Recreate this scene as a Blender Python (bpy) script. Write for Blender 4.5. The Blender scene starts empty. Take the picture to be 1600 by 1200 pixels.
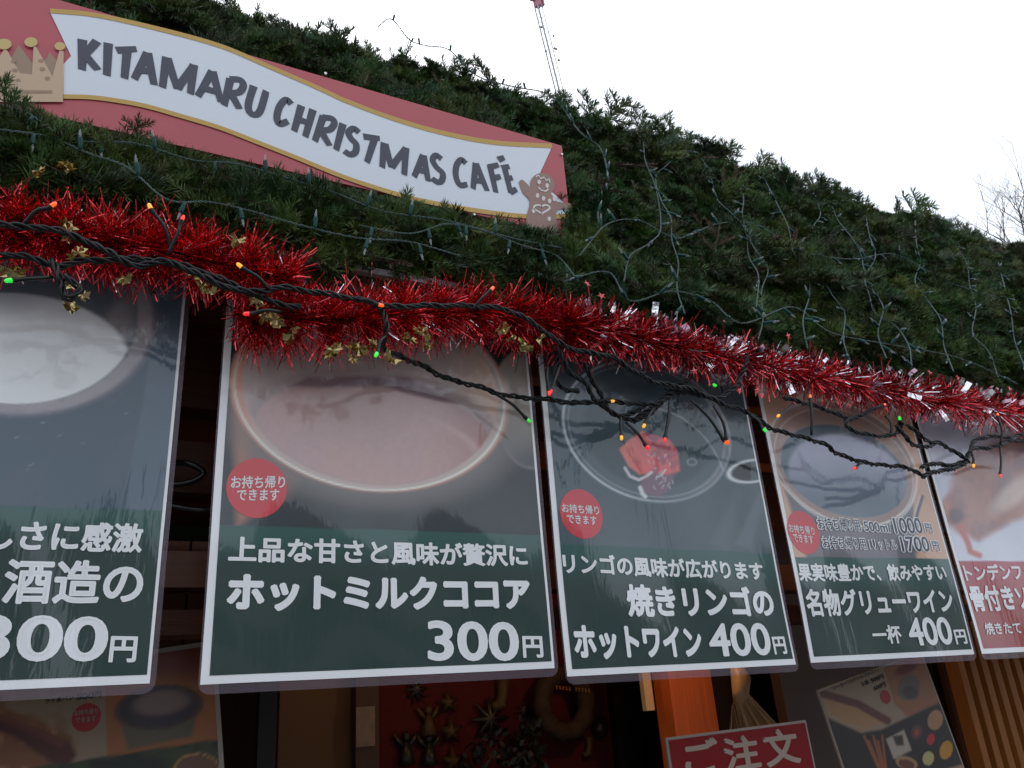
import bpy, math, random
import numpy as np
from mathutils import Vector, Matrix, Quaternion
random.seed(7); rng = np.random.default_rng(7)
SC = bpy.context.scene
COL = SC.collection
CZ = 1.62                                   # eye height of the photographer

# ------------------------------------------------------------------ camera
F = 1269.0
UP = np.array([-235, 3100, -1269.]); UP /= np.linalg.norm(UP)
AX = np.array([2500, -330, -1269.]); AX -= AX.dot(UP) * UP; AX /= np.linalg.norm(AX)
AY = np.cross(UP, AX)
RM = np.array([AX, AY, UP])                 # camera space -> world
cam = bpy.data.cameras.new('camera'); cam.lens = F / 1600 * 36; cam.sensor_width = 36
cam.clip_start = 0.02; cam.clip_end = 3000
co = bpy.data.objects.new('camera', cam); COL.objects.link(co)
co.matrix_world = Matrix.Translation((0, 0, CZ)) @ Matrix([list(r) for r in RM]).to_4x4()
SC.camera = co

# ------------------------------------------------------------------ sky, sun, exposure
EL, ROT = math.radians(52), math.radians(20)
w = bpy.data.worlds.new('World'); SC.world = w; w.use_nodes = True
nt = w.node_tree; nt.nodes.clear()
sky = nt.nodes.new('ShaderNodeTexSky'); sky.sky_type = 'NISHITA'; sky.sun_disc = False
sky.sun_elevation = EL; sky.sun_rotation = ROT; sky.air_density = 1.0; sky.dust_density = 3.0
hs = nt.nodes.new('ShaderNodeHueSaturation'); hs.inputs['Saturation'].default_value = 0.25
mx = nt.nodes.new('ShaderNodeMix'); mx.data_type = 'RGBA'; mx.inputs[0].default_value = 0.72
mx.inputs[7].default_value = (9.3, 10.2, 11.5, 1)   # even cloud layer
bg = nt.nodes.new('ShaderNodeBackground'); bg.inputs['Strength'].default_value = 0.12
out = nt.nodes.new('ShaderNodeOutputWorld')
nt.links.new(sky.outputs[0], hs.inputs['Color']); nt.links.new(hs.outputs[0], mx.inputs[6])
nt.links.new(mx.outputs[2], bg.inputs['Color']); nt.links.new(bg.outputs[0], out.inputs['Surface'])
sl = bpy.data.lights.new('sun', 'SUN'); sl.energy = 0.6; sl.angle = math.radians(30); sl.color = (1, .97, .93)
so = bpy.data.objects.new('sun', sl); COL.objects.link(so)
sd = Vector((math.sin(ROT) * math.cos(EL), math.cos(ROT) * math.cos(EL), math.sin(EL)))
so.rotation_euler = sd.to_track_quat('Z', 'Y').to_euler()
vs = SC.view_settings; vs.view_transform = 'Standard'; vs.look = 'None'; vs.exposure = 0.28; vs.gamma = 1
vs.use_curve_mapping = False
SC.cycles.max_bounces = 8; SC.cycles.transparent_max_bounces = 12

# ------------------------------------------------------------------ helpers
def ray(px, py):
    return RM @ np.array([px - 800., 600. - py, -F])
def at(px, py, Y):                          # point of the place seen at that direction, Y metres in front
    r = ray(px, py); p = r * (Y / r[1]); return Vector((p[0], p[1], p[2] + CZ))
def proj(P):                                # world -> direction coordinates (arrays)
    d = (P - np.array([0, 0, CZ])) @ RM
    return 800 + F * d[:, 0] / -d[:, 2], 600 - F * d[:, 1] / -d[:, 2]
RS = math.radians(60); RN = Vector((0, -math.sin(RS), math.cos(RS)))     # roof slope, outward normal
E0 = Vector((0, .955, CZ + .60)); RUP = Vector((0, math.cos(RS), math.sin(RS))); RLEN = .97
def roof(px, py, lift=0.0):                 # point on the roof slope (lifted off it)
    r = Vector(ray(px, py)); o = Vector((0, 0, CZ)); p0 = E0 + RN * lift
    t = (p0 - o).dot(RN) / r.dot(RN); return o + r * t
def rpt(x, s, lift=0.0): return Vector((x, 0, 0)) + E0 + RUP * s + RN * lift

def tag(o, label=None, cat=None, group=None, kind=None):
    if label: o['label'] = label
    if cat: o['category'] = cat
    if group: o['group'] = group
    if kind: o['kind'] = kind
    return o
def empty(name, loc=(0, 0, 0), label=None, cat=None, group=None):
    o = bpy.data.objects.new(name, None); COL.objects.link(o); o.location = loc; o.empty_display_size = .05
    return tag(o, label, cat, group)
def link(name, me, mat=None, parent=None, wm=None):
    o = bpy.data.objects.new(name, me); COL.objects.link(o)
    if mat and not me.materials: me.materials.append(mat)
    if parent: o.parent = parent; o.matrix_parent_inverse = pinv(parent)
    if wm is not None: o.matrix_world = wm
    return o
def pinv(p):
    m = p.matrix_basis.copy(); q = p.parent
    if q: m = q.matrix_basis @ q.matrix_parent_inverse.inverted() @ m if False else (pworld(q) @ p.matrix_parent_inverse @ p.matrix_basis)
    return m.inverted()
def pworld(o):
    if o.parent: return pworld(o.parent) @ o.matrix_parent_inverse @ o.matrix_basis
    return o.matrix_basis.copy()
def place(name, me, mat, parent, M):        # child whose world matrix is M
    o = bpy.data.objects.new(name, me); COL.objects.link(o)
    if mat and not me.materials: me.materials.append(mat)
    o.parent = parent
    o.matrix_parent_inverse = pworld(parent).inverted(); o.matrix_basis = M
    return o

class MB:
    def __init__(s): s.v = []; s.f = []
    def add(s, vs, fs):
        n = len(s.v); s.v += [tuple(x) for x in vs]; s.f += [tuple(i + n for i in q) for q in fs]
    def box(s, c, d, M=None):
        c = Vector(c); d = Vector(d) / 2
        vs = [c + Vector((x * d.x, y * d.y, z * d.z)) for x in (-1, 1) for y in (-1, 1) for z in (-1, 1)]
        if M is not None: vs = [M @ q for q in vs]
        s.add(vs, [(0, 1, 3, 2), (4, 6, 7, 5), (0, 4, 5, 1), (2, 3, 7, 6), (0, 2, 6, 4), (1, 5, 7, 3)])
    def tube(s, pts, r, n=6, cap=True):
        pts = [Vector(p) for p in pts]; R = r if hasattr(r, '__len__') else [r] * len(pts)
        up = Vector((.3, .2, .93)); rings = []
        nrm = None
        for i, p in enumerate(pts):
            t = (pts[min(i + 1, len(pts) - 1)] - pts[max(i - 1, 0)])
            t = t.normalized() if t.length > 1e-9 else Vector((0, 0, 1))
            if nrm is None: nrm = t.cross(up).normalized() if abs(t.dot(up)) < .98 else t.cross(Vector((1, 0, 0))).normalized()
            nrm = (nrm - t * nrm.dot(t)).normalized(); b = t.cross(nrm)
            rings.append([p + (nrm * math.cos(a) + b * math.sin(a)) * R[i] for a in [2 * math.pi * k / n for k in range(n)]])
        vs = [q for g in rings for q in g]; fs = []
        for i in range(len(pts) - 1):
            for k in range(n):
                a = i * n + k; b = i * n + (k + 1) % n; fs.append((a, b, b + n, a + n))
        if cap: fs += [tuple(range(n - 1, -1, -1)), tuple((len(pts) - 1) * n + k for k in range(n))]
        s.add(vs, fs)
    def mesh(s, name, smooth=False):
        me = bpy.data.meshes.new(name); me.from_pydata(s.v, [], s.f)
        if smooth: me.polygons.foreach_set('use_smooth', [True] * len(me.polygons))
        me.update(); return me
    def build(s, name, mat, parent=None, smooth=False): return link(name, s.mesh(name, smooth), mat, parent)

def lin(c): c = np.asarray(c, float) / 255.; return np.where(c <= .04045, c / 12.92, ((c + .055) / 1.055) ** 2.4)
def alb(*c):                                # sampled colour -> base colour: take off the film's sky reflection, divide by the light
    return np.clip((lin(c) - .043) / .585, .005, .86)
MATS = {}
def mat(name, base=(.5, .5, .5), rough=.6, metal=0., noise=0., nscale=20., bump=0., bscale=60., stretch=(1, 1, 1), attr=None,
        coat=0., coat_bump=0., spec=.5, emit=None, estr=0., rand=0., col2=None, trans=0., cstretch=(60, 60, 9), coat_rough=.05, alpha=1.):
    if name in MATS: return MATS[name]
    m = bpy.data.materials.new(name); m.use_nodes = True; t = m.node_tree; N = t.nodes; L = t.links
    b = N['Principled BSDF']; I = b.inputs
    base = tuple(base)[:3] + (1,)
    I['Base Color'].default_value = base; I['Roughness'].default_value = rough; I['Metallic'].default_value = metal
    I['Specular IOR Level'].default_value = spec
    if trans: I['Transmission Weight'].default_value = trans
    if alpha < 1: I['Alpha'].default_value = alpha
    src = None
    tc = N.new('ShaderNodeNewGeometry'); mp = N.new('ShaderNodeMapping'); mp.inputs['Scale'].default_value = stretch
    L.new(tc.outputs['Position'], mp.inputs[0])
    if attr:
        a = N.new('ShaderNodeAttribute'); a.attribute_name = attr; src = a.outputs['Color']
    if noise or col2:
        nz = N.new('ShaderNodeTexNoise'); nz.inputs['Scale'].default_value = nscale; nz.inputs['Detail'].default_value = 6
        L.new(mp.outputs[0], nz.inputs['Vector'])
        rp = N.new('ShaderNodeMix'); rp.data_type = 'RGBA'
        L.new(nz.outputs['Fac'], rp.inputs[0])
        if col2 is not None:
            cr = N.new('ShaderNodeMapRange'); cr.inputs[1].default_value = .38; cr.inputs[2].default_value = .62
            L.new(nz.outputs['Fac'], cr.inputs[0]); L.new(cr.outputs[0], rp.inputs[0])
            rp.inputs[6].default_value = base; rp.inputs[7].default_value = tuple(col2) + (1,)
            src = rp.outputs[2]
        else:
            rp.blend_type = 'MIX'
            if src is not None:
                mu = N.new('ShaderNodeMix'); mu.data_type = 'RGBA'; mu.blend_type = 'MULTIPLY'; mu.inputs[0].default_value = 1
                rp.inputs[6].default_value = (1 - noise,) * 3 + (1,); rp.inputs[7].default_value = (1 + noise,) * 3 + (1,)
                L.new(src, mu.inputs[6]); L.new(rp.outputs[2], mu.inputs[7]); src = mu.outputs[2]
            else:
                rp.inputs[6].default_value = tuple(x * (1 - noise) for x in base[:3]) + (1,)
                rp.inputs[7].default_value = tuple(min(1, x * (1 + noise)) for x in base[:3]) + (1,)
                src = rp.outputs[2]
    if rand:
        oi = N.new('ShaderNodeObjectInfo'); mr = N.new('ShaderNodeMapRange')
        mr.inputs[3].default_value = 1 - rand; mr.inputs[4].default_value = 1 + rand
        L.new(oi.outputs['Random'], mr.inputs[0])
        hsn = N.new('ShaderNodeHueSaturation'); L.new(mr.outputs[0], hsn.inputs['Value'])
        m2 = N.new('ShaderNodeMath'); m2.operation = 'MULTIPLY'; m2.inputs[1].default_value = 7.31; L.new(oi.outputs['Random'], m2.inputs[0])
        fr = N.new('ShaderNodeMath'); fr.operation = 'FRACT'; L.new(m2.outputs[0], fr.inputs[0])
        m3 = N.new('ShaderNodeMapRange'); m3.inputs[3].default_value = .455; m3.inputs[4].default_value = .53; L.new(fr.outputs[0], m3.inputs[0])
        L.new(m3.outputs[0], hsn.inputs['Hue'])
        if src is not None: L.new(src, hsn.inputs['Color'])
        else: hsn.inputs['Color'].default_value = base
        src = hsn.outputs[0]
    if src is not None: L.new(src, I['Base Color'])
    if bump:
        nb = N.new('ShaderNodeTexNoise'); nb.inputs['Scale'].default_value = bscale; L.new(mp.outputs[0], nb.inputs['Vector'])
        bp = N.new('ShaderNodeBump'); bp.inputs['Strength'].default_value = bump; bp.inputs['Distance'].default_value = .003
        L.new(nb.outputs['Fac'], bp.inputs['Height']); L.new(bp.outputs[0], I['Normal'])
    if coat:
        I['Coat Weight'].default_value = coat; I['Coat Roughness'].default_value = coat_rough
        if coat_bump:
            mp2 = N.new('ShaderNodeMapping'); mp2.inputs['Scale'].default_value = cstretch; L.new(tc.outputs['Position'], mp2.inputs[0])
            nb = N.new('ShaderNodeTexNoise'); nb.inputs['Scale'].default_value = 1; nb.inputs['Detail'].default_value = 3
            nb.inputs['Distortion'].default_value = 1.2
            L.new(mp2.outputs[0], nb.inputs['Vector'])
            mp3 = N.new('ShaderNodeMapping'); mp3.inputs['Scale'].default_value = (230, 230, 42); L.new(tc.outputs['Position'], mp3.inputs[0])
            n3 = N.new('ShaderNodeTexNoise'); n3.inputs['Scale'].default_value = 1; n3.inputs['Detail'].default_value = 2; L.new(mp3.outputs[0], n3.inputs['Vector'])
            n4 = N.new('ShaderNodeTexNoise'); n4.inputs['Scale'].default_value = 5; L.new(tc.outputs['Position'], n4.inputs['Vector'])
            mk = N.new('ShaderNodeMapRange'); mk.inputs[1].default_value = .5; mk.inputs[2].default_value = .62; mk.inputs[4].default_value = .55; L.new(n4.outputs['Fac'], mk.inputs[0])
            mm = N.new('ShaderNodeMath'); mm.operation = 'MULTIPLY'; L.new(n3.outputs['Fac'], mm.inputs[0]); L.new(mk.outputs[0], mm.inputs[1])
            ad = N.new('ShaderNodeMath'); ad.operation = 'ADD'; L.new(nb.outputs['Fac'], ad.inputs[0]); L.new(mm.outputs[0], ad.inputs[1])
            bp = N.new('ShaderNodeBump'); bp.inputs['Strength'].default_value = coat_bump; bp.inputs['Distance'].default_value = .001
            L.new(ad.outputs[0], bp.inputs['Height']); L.new(bp.outputs[0], I['Coat Normal'])
    if emit is not None:
        I['Emission Color'].default_value = tuple(emit) + (1,); I['Emission Strength'].default_value = estr
    MATS[name] = m; return m

CB = .35
def cm(name, c, **k): return mat(name, c, rough=.55, coat=1, coat_bump=CB, **k)
M_white = cm('laminated_white_print', alb(196, 203, 218))
M_print = cm('laminated_photo_print', (.5, .5, .5), attr='print')
M_red = cm('laminated_red_print', (.62, .035, .05))
M_dark = cm('laminated_dark_print', alb(62, 66, 80))
M_film = mat('clear_laminate_film', (.24, .19, .23), rough=.25, coat=.5, coat_bump=CB, alpha=.34)
M_wood = mat('brown_stained_wood', (.060, .020, .010), rough=.5, noise=.45, nscale=8, stretch=(1, 6, 14), bump=.3)
M_woodv = mat('brown_stained_post_wood', (.06, .022, .011), rough=.5, noise=.45, nscale=8, stretch=(14, 6, 1), bump=.3)
M_pine = mat('varnished_pine_wood', (.17, .07, .02), rough=.35, noise=.3, nscale=9, stretch=(12, 12, 1), bump=.2)
M_ochre = mat('ochre_painted_board', (.09, .042, .011), rough=.6, noise=.15, nscale=5)
M_orange = mat('orange_painted_post', (.62, .14, .03), rough=.5, noise=.35, nscale=5, stretch=(22, 22, 1), bump=.3)
M_black = mat('black_rubber_cable', (.003, .005, .005), rough=.33, spec=.4)
M_blackp = mat('black_painted_bar', (.006, .005, .005), rough=.5)
M_dkgreen = mat('green_felt_base', (.012, .03, .012), rough=.9, noise=.4, nscale=60)
M_metal = mat('pale_grey_painted_metal', (.42, .42, .40), rough=.45, noise=.1, nscale=30)

# ------------------------------------------------------------------ ground
g = MB(); g.add([(-400, -400, 0), (400, -400, 0), (400, 400, 0), (-400, 400, 0)], [(0, 1, 2, 3)])
tag(g.build('ground', mat('grey_paving', (.16, .155, .15), rough=.85, noise=.25, nscale=2, bump=.4, bscale=30)), kind='structure')

# ------------------------------------------------------------------ the stall
SX0, SX1 = -1.3, 3.1
stall = empty('market_stall', (0.9, 1.1, 0), 'wooden market stall with evergreen covered roof and a dark open serving window', 'stall')
def bd(name, c, d, m, par=stall):
    b = MB(); b.box(c, d); return b.build(name, m, par)
ridge = rpt(0, RLEN)
# roof deck under the greenery
rf = MB(); th = .03
def slab(a, b, n, t):
    vs = []
    for x in (SX0, SX1):
        for p, q in ((a, 0), (a, -t), (b, 0), (b, -t)):
            vs.append(Vector((x, 0, 0)) + p + n * q)
    return vs, [(0, 2, 6, 4), (1, 5, 7, 3), (0, 4, 5, 1), (2, 3, 7, 6), (0, 1, 3, 2), (4, 6, 7, 5)]
rf.add(*slab(E0, ridge, RN, th))
back0 = ridge + Vector((0, 1.0, -.9)); n2 = Vector((0, .67, .74))
rf.add(*slab(ridge + Vector((0, .002, -.002)), back0, n2, th))
rf.build('roof', M_dkgreen, stall)
bd('gutter_rail', ((SX0 + SX1) / 2, .962, CZ + .592), (SX1 - SX0, .016, .010), M_metal)
bd('fascia_board', ((SX0 + SX1) / 2, .975, CZ + .572), (SX1 - SX0, .02, .028), M_dkgreen)
for m_ in (M_wood, M_woodv): m_.node_tree.nodes['Principled BSDF'].inputs['Specular IOR Level'].default_value = .2
M_rb = mat('reddish_brown_beam', (.11, .035, .012), rough=.5, noise=.4, nscale=8, stretch=(1, 6, 14))
for z, hh, m in ((.47, .10, M_wood), (.335, .07, M_wood), (.20, .045, M_rb), (.135, .03, M_wood)):
    bd('header_beam', ((SX0 + SX1) / 2, 1.12 + z * .03, CZ + z), (SX1 - SX0, .05, hh), m)
bd('soffit', ((SX0 + SX1) / 2, 1.8, CZ + .56), (SX1 - SX0, 1.55, .02), M_wood)
for k in range(11):                                              # wall boards at the back
    bd('wall_board', (SX0 + .2 + k * .4, 2.62, 1.12), (.392, .03, 2.2), M_woodv)
bd('side_wall', (SX0 + .01, 1.8, 1.1), (.03, 1.6, 2.2), M_woodv)
bd('side_wall', (SX1 - .01, 1.8, 1.1), (.03, 1.6, 2.2), M_woodv)
bd('floor_deck', ((SX0 + SX1) / 2, 1.82, .06), (SX1 - SX0 - .1, 1.5, .1), M_wood)
bd('counter_top', ((SX0 + SX1) / 2, 1.12, 1.0), (SX1 - SX0, .36, .04), M_pine)
bd('counter_front', ((SX0 + SX1) / 2, 1.1, .49), (SX1 - SX0 - .1, .03, .98), M_woodv)
# slatted wall at the right of the window: each batten its own piece
bd('wall_backing', ((SX0 + SX1) / 2, 2.66, 1.12), (SX1 - SX0, .02, 2.24), M_blackp)
M_slat = mat('orange_brown_slat_wood', (.30, .11, .02), rough=.4, noise=.3, nscale=9, stretch=(12, 12, 1))
SLX = at(1497, 1120, 1.45).x
bd('slat_backing', ((SLX + SX1) / 2, 1.465, 1.0 + .15), (SX1 - SLX, .015, 2.1), M_woodv)
for k in range(40):
    x = SLX + .012 + k * .047
    if x > SX1 - .08: break
    b = MB(); b.add([(x, 1.457, .15), (x + .004, 1.423, .15), (x + .016, 1.415, .15), (x + .036, 1.457, .15),
                     (x, 1.457, 2.15), (x + .004, 1.423, 2.15), (x + .016, 1.415, 2.15), (x + .036, 1.457, 2.15)],
                    [(0, 1, 5, 4), (1, 2, 6, 5), (2, 3, 7, 6), (4, 5, 6, 7), (3, 2, 1, 0), (0, 4, 7, 3)])
    b.build('slat', M_slat, stall)

# ------------------------------------------------------------------ prints
def ell(px, py, cx, cy, rx, ry, deg=0):
    a = math.radians(deg); x = px - cx; y = py - cy
    u = x * math.cos(a) + y * math.sin(a); v = -x * math.sin(a) + y * math.cos(a)
    return np.sqrt((u / rx) ** 2 + (v / ry) ** 2)
def sm(x, a, b): t = np.clip((x - a) / (b - a), 0, 1); return t * t * (3 - 2 * t)
def mixc(C, c, k): k = np.clip(k, 0, 1)[:, None]; return C * (1 - k) + np.asarray(c) * k
def vnoise(px, py, s, seed=0):
    r = np.random.default_rng(seed); G = r.random((64, 64)); x = px / s; y = py / s
    xi = np.floor(x).astype(int); yi = np.floor(y).astype(int); fx = x - xi; fy = y - yi
    fx = fx * fx * (3 - 2 * fx); fy = fy * fy * (3 - 2 * fy)
    g = lambda i, j: G[(xi + i) % 64, (yi + j) % 64]
    return (g(0, 0) * (1 - fx) + g(1, 0) * fx) * (1 - fy) + (g(0, 1) * (1 - fx) + g(1, 1) * fx) * fy
def fb(px, py, s, seed=0): return .55 * vnoise(px, py, s, seed) + .3 * vnoise(px, py, s / 2.1, seed + 1) + .15 * vnoise(px, py, s / 4.3, seed + 2)
def inpoly(px, py, poly, soft=3):
    # signed-distance soft polygon mask
    d = np.full(px.shape, 1e9); ins = np.zeros(px.shape, bool); n = len(poly)
    for i in range(n):
        x0, y0 = poly[i]; x1, y1 = poly[(i + 1) % n]; dx, dy = x1 - x0, y1 - y0
        t = np.clip(((px - x0) * dx + (py - y0) * dy) / (dx * dx + dy * dy), 0, 1)
        d = np.minimum(d, np.hypot(px - x0 - t * dx, py - y0 - t * dy))
        c = ((y0 > py) != (y1 > py)); ins ^= c & (px < (x1 - x0) * (py - y0) / ((y1 - y0) or 1e-9) + x0)
    return sm(np.where(ins, d, -d), -soft, soft)
def pline(px, py, pts, wd, soft=1.5):
    d = np.full(px.shape, 1e9)
    for (x0, y0), (x1, y1) in zip(pts[:-1], pts[1:]):
        dx, dy = x1 - x0, y1 - y0; t = np.clip(((px - x0) * dx + (py - y0) * dy) / (dx * dx + dy * dy), 0, 1)
        d = np.minimum(d, np.hypot(px - x0 - t * dx, py - y0 - t * dy))
    return 1 - sm(d, wd - soft, wd + soft)
GREEN = alb(60, 84, 86)
def green(C, px, py, ya, xa, yb, xb, c=None):
    yl = ya + (px - xa) * (yb - ya) / (xb - xa)
    C = mixc(C, alb(64, 86, 83) if c is None else c[0], sm(py - yl, -.6, .6))
    return mixc(C, alb(50, 70, 69) if c is None else c[1], sm(py - yl, 5, 70))

def art1(px, py):
    n = fb(px, py, 60, 1)
    C = np.tile(alb(88, 97, 108), (len(px), 1)); C = mixc(C, alb(80, 92, 100), n)
    body = inpoly(px, py, [(-300, 500), (240, 500), (222, 640), (196, 760), (186, 830), (-300, 830)], 3)
    C = mixc(C, alb(74, 85, 94), body); C = mixc(C, alb(82, 88, 96), body * (n > .6) * .4)
    ro = ell(px, py, 18, 492, 226, 158, 4); ri = ell(px, py, 18, 488, 196, 143, 4)
    C = mixc(C, alb(106, 104, 111), sm(ro, 1.04, .97)); C = mixc(C, alb(140, 134, 138), sm(ro, 1.0, .95) * sm(ri, .96, 1.04) * (.5 + fb(px, py, 14, 4)))
    C = mixc(C, alb(98, 104, 111), sm(ri, 1.02, .98)); C = mixc(C, alb(124, 120, 122), sm(ri, 1.0, .98) * sm(ell(px, py, 185, 505, 26, 60, 20), 1.2, .4))
    lq = sm(ell(px, py, 10, 565, 192, 106, 0), 1.03, .97) * sm(ri, 1.015, .985)
    C = mixc(C, alb(200, 212, 228), lq); C = mixc(C, alb(160, 164, 174), lq * sm(py, 500, 450) * sm(px, 130, 0))
    for q in range(9):  # short pale reflection marks painted into the print
        sx, sy = random.uniform(0, 200), random.uniform(640, 780)
        C = mixc(C, alb(130, 138, 146), pline(px, py, [(sx, sy), (sx + random.uniform(1, 7), sy - random.uniform(0, 4))], 1, 1) * random.uniform(.2, .7))
    return green(C, px, py, 789, 0, 799, 262)
def art2(px, py):
    n = fb(px, py, 50, 11)
    C = np.tile(alb(68, 74, 77), (len(px), 1)); C = mixc(C, alb(46, 54, 57), n * .9)
    hd = sm(ell(px, py, 822, 640, 52, 92, -8), 1.05, .95)
    C = mixc(C, alb(146, 138, 130), hd); C = mixc(C, alb(80, 84, 84), hd * sm(py, 640, 720))
    lb = inpoly(px, py, [(364, 600), (400, 690), (470, 745), (450, 775), (400, 800), (372, 820)], 12)
    C = mixc(C, alb(120, 92, 84), lb * .75); C = mixc(C, alb(150, 112, 96), lb * sm(px, 415, 372) * .8)
    ro = ell(px, py, 577, 616, 217, 149, 9); ri = ell(px, py, 579, 614, 203, 144, 9)
    glow = sm(ro, 1.32, 1.0) * sm(py, 560, 720)
    C = mixc(C, alb(118, 112, 110), glow * .75)
    C = mixc(C, alb(176, 136, 122), sm(ro, 1.035, .99)); C = mixc(C, alb(168, 152, 146), sm(ro, 1.01, .985) * sm(px, 370, 420))
    C = mixc(C, alb(162, 150, 146), sm(ri, 1.01, .97))
    ins = sm(ri, 1.0, .97)
    C = mixc(C, alb(182, 158, 142), ins * sm(px, 690, 770)); C = mixc(C, alb(150, 136, 134), ins * sm(ell(px, py, 588, 688, 205, 106, 9), 1.1, .97)); C = mixc(C, alb(198, 176, 160), np.exp(-(((px - 768) * .5 + (py - 585) * -.28) / 3.) ** 2) * sm(np.abs(py - 590), 34, 10) * ins * .6)
    lq = sm(ell(px, py, 586, 690, 190, 96, 9), 1.015, .985) * sm(ri, .99, .965)
    C = mixc(C, alb(158, 138, 139), lq); C = mixc(C, alb(168, 140, 134), lq * fb(px, py, 90, 21)); C = mixc(C, alb(134, 102, 98), lq * sm(px, 650, 790) * .6); C = mixc(C, alb(176, 152, 150), lq * np.exp(-((ell(px, py, 586, 712, 172, 78, 9) - 1) / .05) ** 2) * sm(px, 620, 740) * .5); C = C * (1 + .10 * (fb(px, py, 7, 25) - .5)[:, None] * lq[:, None])
    C = mixc(C, alb(122, 106, 110), ins * inpoly(px, py, [(455, 603), (480, 590), (560, 588), (640, 590), (715, 632), (690, 628), (600, 604), (500, 606)], 4))
    rim = np.exp(-((ell(px, py, 577, 617, 212, 147, 9) - 1) / .010) ** 2)
    C = mixc(C, alb(222, 200, 186), rim * (.4 + .65 * sm(py, 560, 680)))
    return green(C, px, py, 819, 334, 836, 836)
def art3(px, py):
    n = fb(px, py, 60, 31)
    C = np.tile(alb(84, 93, 98), (len(px), 1)); C = mixc(C, alb(74, 85, 89), n)
    C = mixc(C, alb(104, 110, 116), inpoly(px, py, [(1150, 850), (1185, 770), (1192, 770), (1175, 860)], 6) * .5)
    C = mixc(C, alb(100, 106, 110), inpoly(px, py, [(1110, 850), (1150, 760), (1160, 770), (1135, 860)], 8) * .35)
    ro = ell(px, py, 1010, 674, 135, 104, 24)
    C = mixc(C, alb(88, 98, 104), sm(ro, 1.0, .97) * .7); C = mixc(C, alb(70, 80, 84), sm(ell(px, py, 1010, 680, 105, 80, 22), 1.05, .9) * .8)
    C = mixc(C, alb(176, 182, 188), np.exp(-((ro - 1) / .016) ** 2) * (.4 + .6 * sm(px - py * .3, 840, 700)))
    C = mixc(C, alb(140, 146, 152), np.exp(-((ell(px, py, 1010, 674, 127, 97, 24) - 1) / .012) ** 2) * .6)
    C = mixc(C, alb(130, 132, 138), sm(ro, 1.02, 1.0) * sm(ell(px, py, 1006, 672, 127, 96, 24), .99, 1.02) * .45 * sm(px, 1040, 1130))
    C = mixc(C, alb(190, 196, 202), pline(px, py, [(1000, 632), (1022, 637), (1044, 643), (1064, 652), (1082, 665), (1098, 680), (1111, 697), (1122, 716), (1130, 735)], 1.1) * .4)
    hn = ell(px, py, 1176, 736, 38, 17, -8)
    C = mixc(C, alb(38, 42, 46), sm(hn, .95, .8) * (px < 1173)); C = mixc(C, alb(190, 194, 200), np.exp(-((hn - 1) / .1) ** 2))
    ap = inpoly(px, py, [(968, 702), (980, 690), (1002, 674), (1020, 680), (1046, 688), (1058, 704), (1062, 736), (1040, 742), (1020, 738), (1000, 742), (982, 728)], 2.5)
    lo = inpoly(px, py, [(1008, 738), (1032, 728), (1056, 738), (1044, 766), (1030, 776), (1006, 772), (1000, 758)], 4)
    C = mixc(C, alb(118, 98, 108), lo * .9)
    C = mixc(C, alb(202, 104, 104), ap); C = mixc(C, alb(150, 92, 100), ap * sm(fb(px, py, 16, 41), .45, .7)); C = mixc(C, alb(216, 122, 112), ap * sm(px, 1010, 980) * .6)
    hl = pline(px, py, [(976, 731), (984, 744), (998, 750), (1010, 744), (1018, 738)], 2) + pline(px, py, [(1000, 762), (1004, 772), (1008, 776)], 3) + pline(px, py, [(1026, 746), (1034, 742), (1040, 734)], .9)
    for q in range(22):
        sx, sy = random.uniform(1012, 1052), random.uniform(712, 765)
        hl = hl + pline(px, py, [(sx, sy), (sx + random.uniform(-4, 5), sy - random.uniform(2, 7))], .8, 1) * .6
    C = mixc(C, alb(214, 214, 222), np.clip(hl, 0, 1) * .85)
    C = mixc(C, alb(150, 158, 164), np.exp(-((ell(px, py, 1081, 722, 7, 5) - 1) / .25) ** 2) * .5)
    return green(C, px, py, 850, 871, 865, 1205)
def art4(px, py):
    n = fb(px, py, 70, 51)
    C = np.tile(alb(182, 146, 124), (len(px), 1)); C = mixc(C, alb(166, 136, 122), n * .8)
    body = inpoly(px, py, [(1214, 730), (1262, 875), (1432, 880), (1424, 760), (1400, 720)], 4)
    C = mixc(C, alb(92, 92, 98), body); C = mixc(C, alb(112, 108, 112), body * fb(px, py, 30, 53))
    ro = ell(px, py, 1316, 724, 124, 88, 30)
    C = mixc(C, alb(142, 124, 118), sm(ro, 1.0, .98) * .9)
    C = mixc(C, alb(198, 186, 178), np.exp(-((ro - 1) / .018) ** 2) * .7 + np.exp(-((ell(px, py, 1318, 730, 116, 82, 30) - 1) / .012) ** 2) * .5)
    li = ell(px, py, 1318, 736, 103, 67, 22); k = sm(li, 1.01, .98)
    C = mixc(C, alb(98, 108, 118), k); C = mixc(C, alb(150, 152, 168), k * sm(py, 790, 690)); C = mixc(C, alb(92, 104, 112), k * (1 - sm(ell(px, py, 1326, 752, 98, 68, 22), 1.05, .95)))
    C = mixc(C, alb(198, 200, 206), np.exp(-((ell(px, py, 1322, 742, 112, 78, 24) - 1) / .012) ** 2) * sm(py, 740, 790) * .6)
    C = mixc(C, alb(84, 84, 92), pline(px, py, [(1441, 776), (1432, 806), (1424, 834)], 2.5)); C = mixc(C, alb(190, 180, 176), pline(px, py, [(1437, 776), (1428, 806), (1420, 834)], 1) * .7)
    return green(C, px, py, 870, 1236, 873, 1473)
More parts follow.
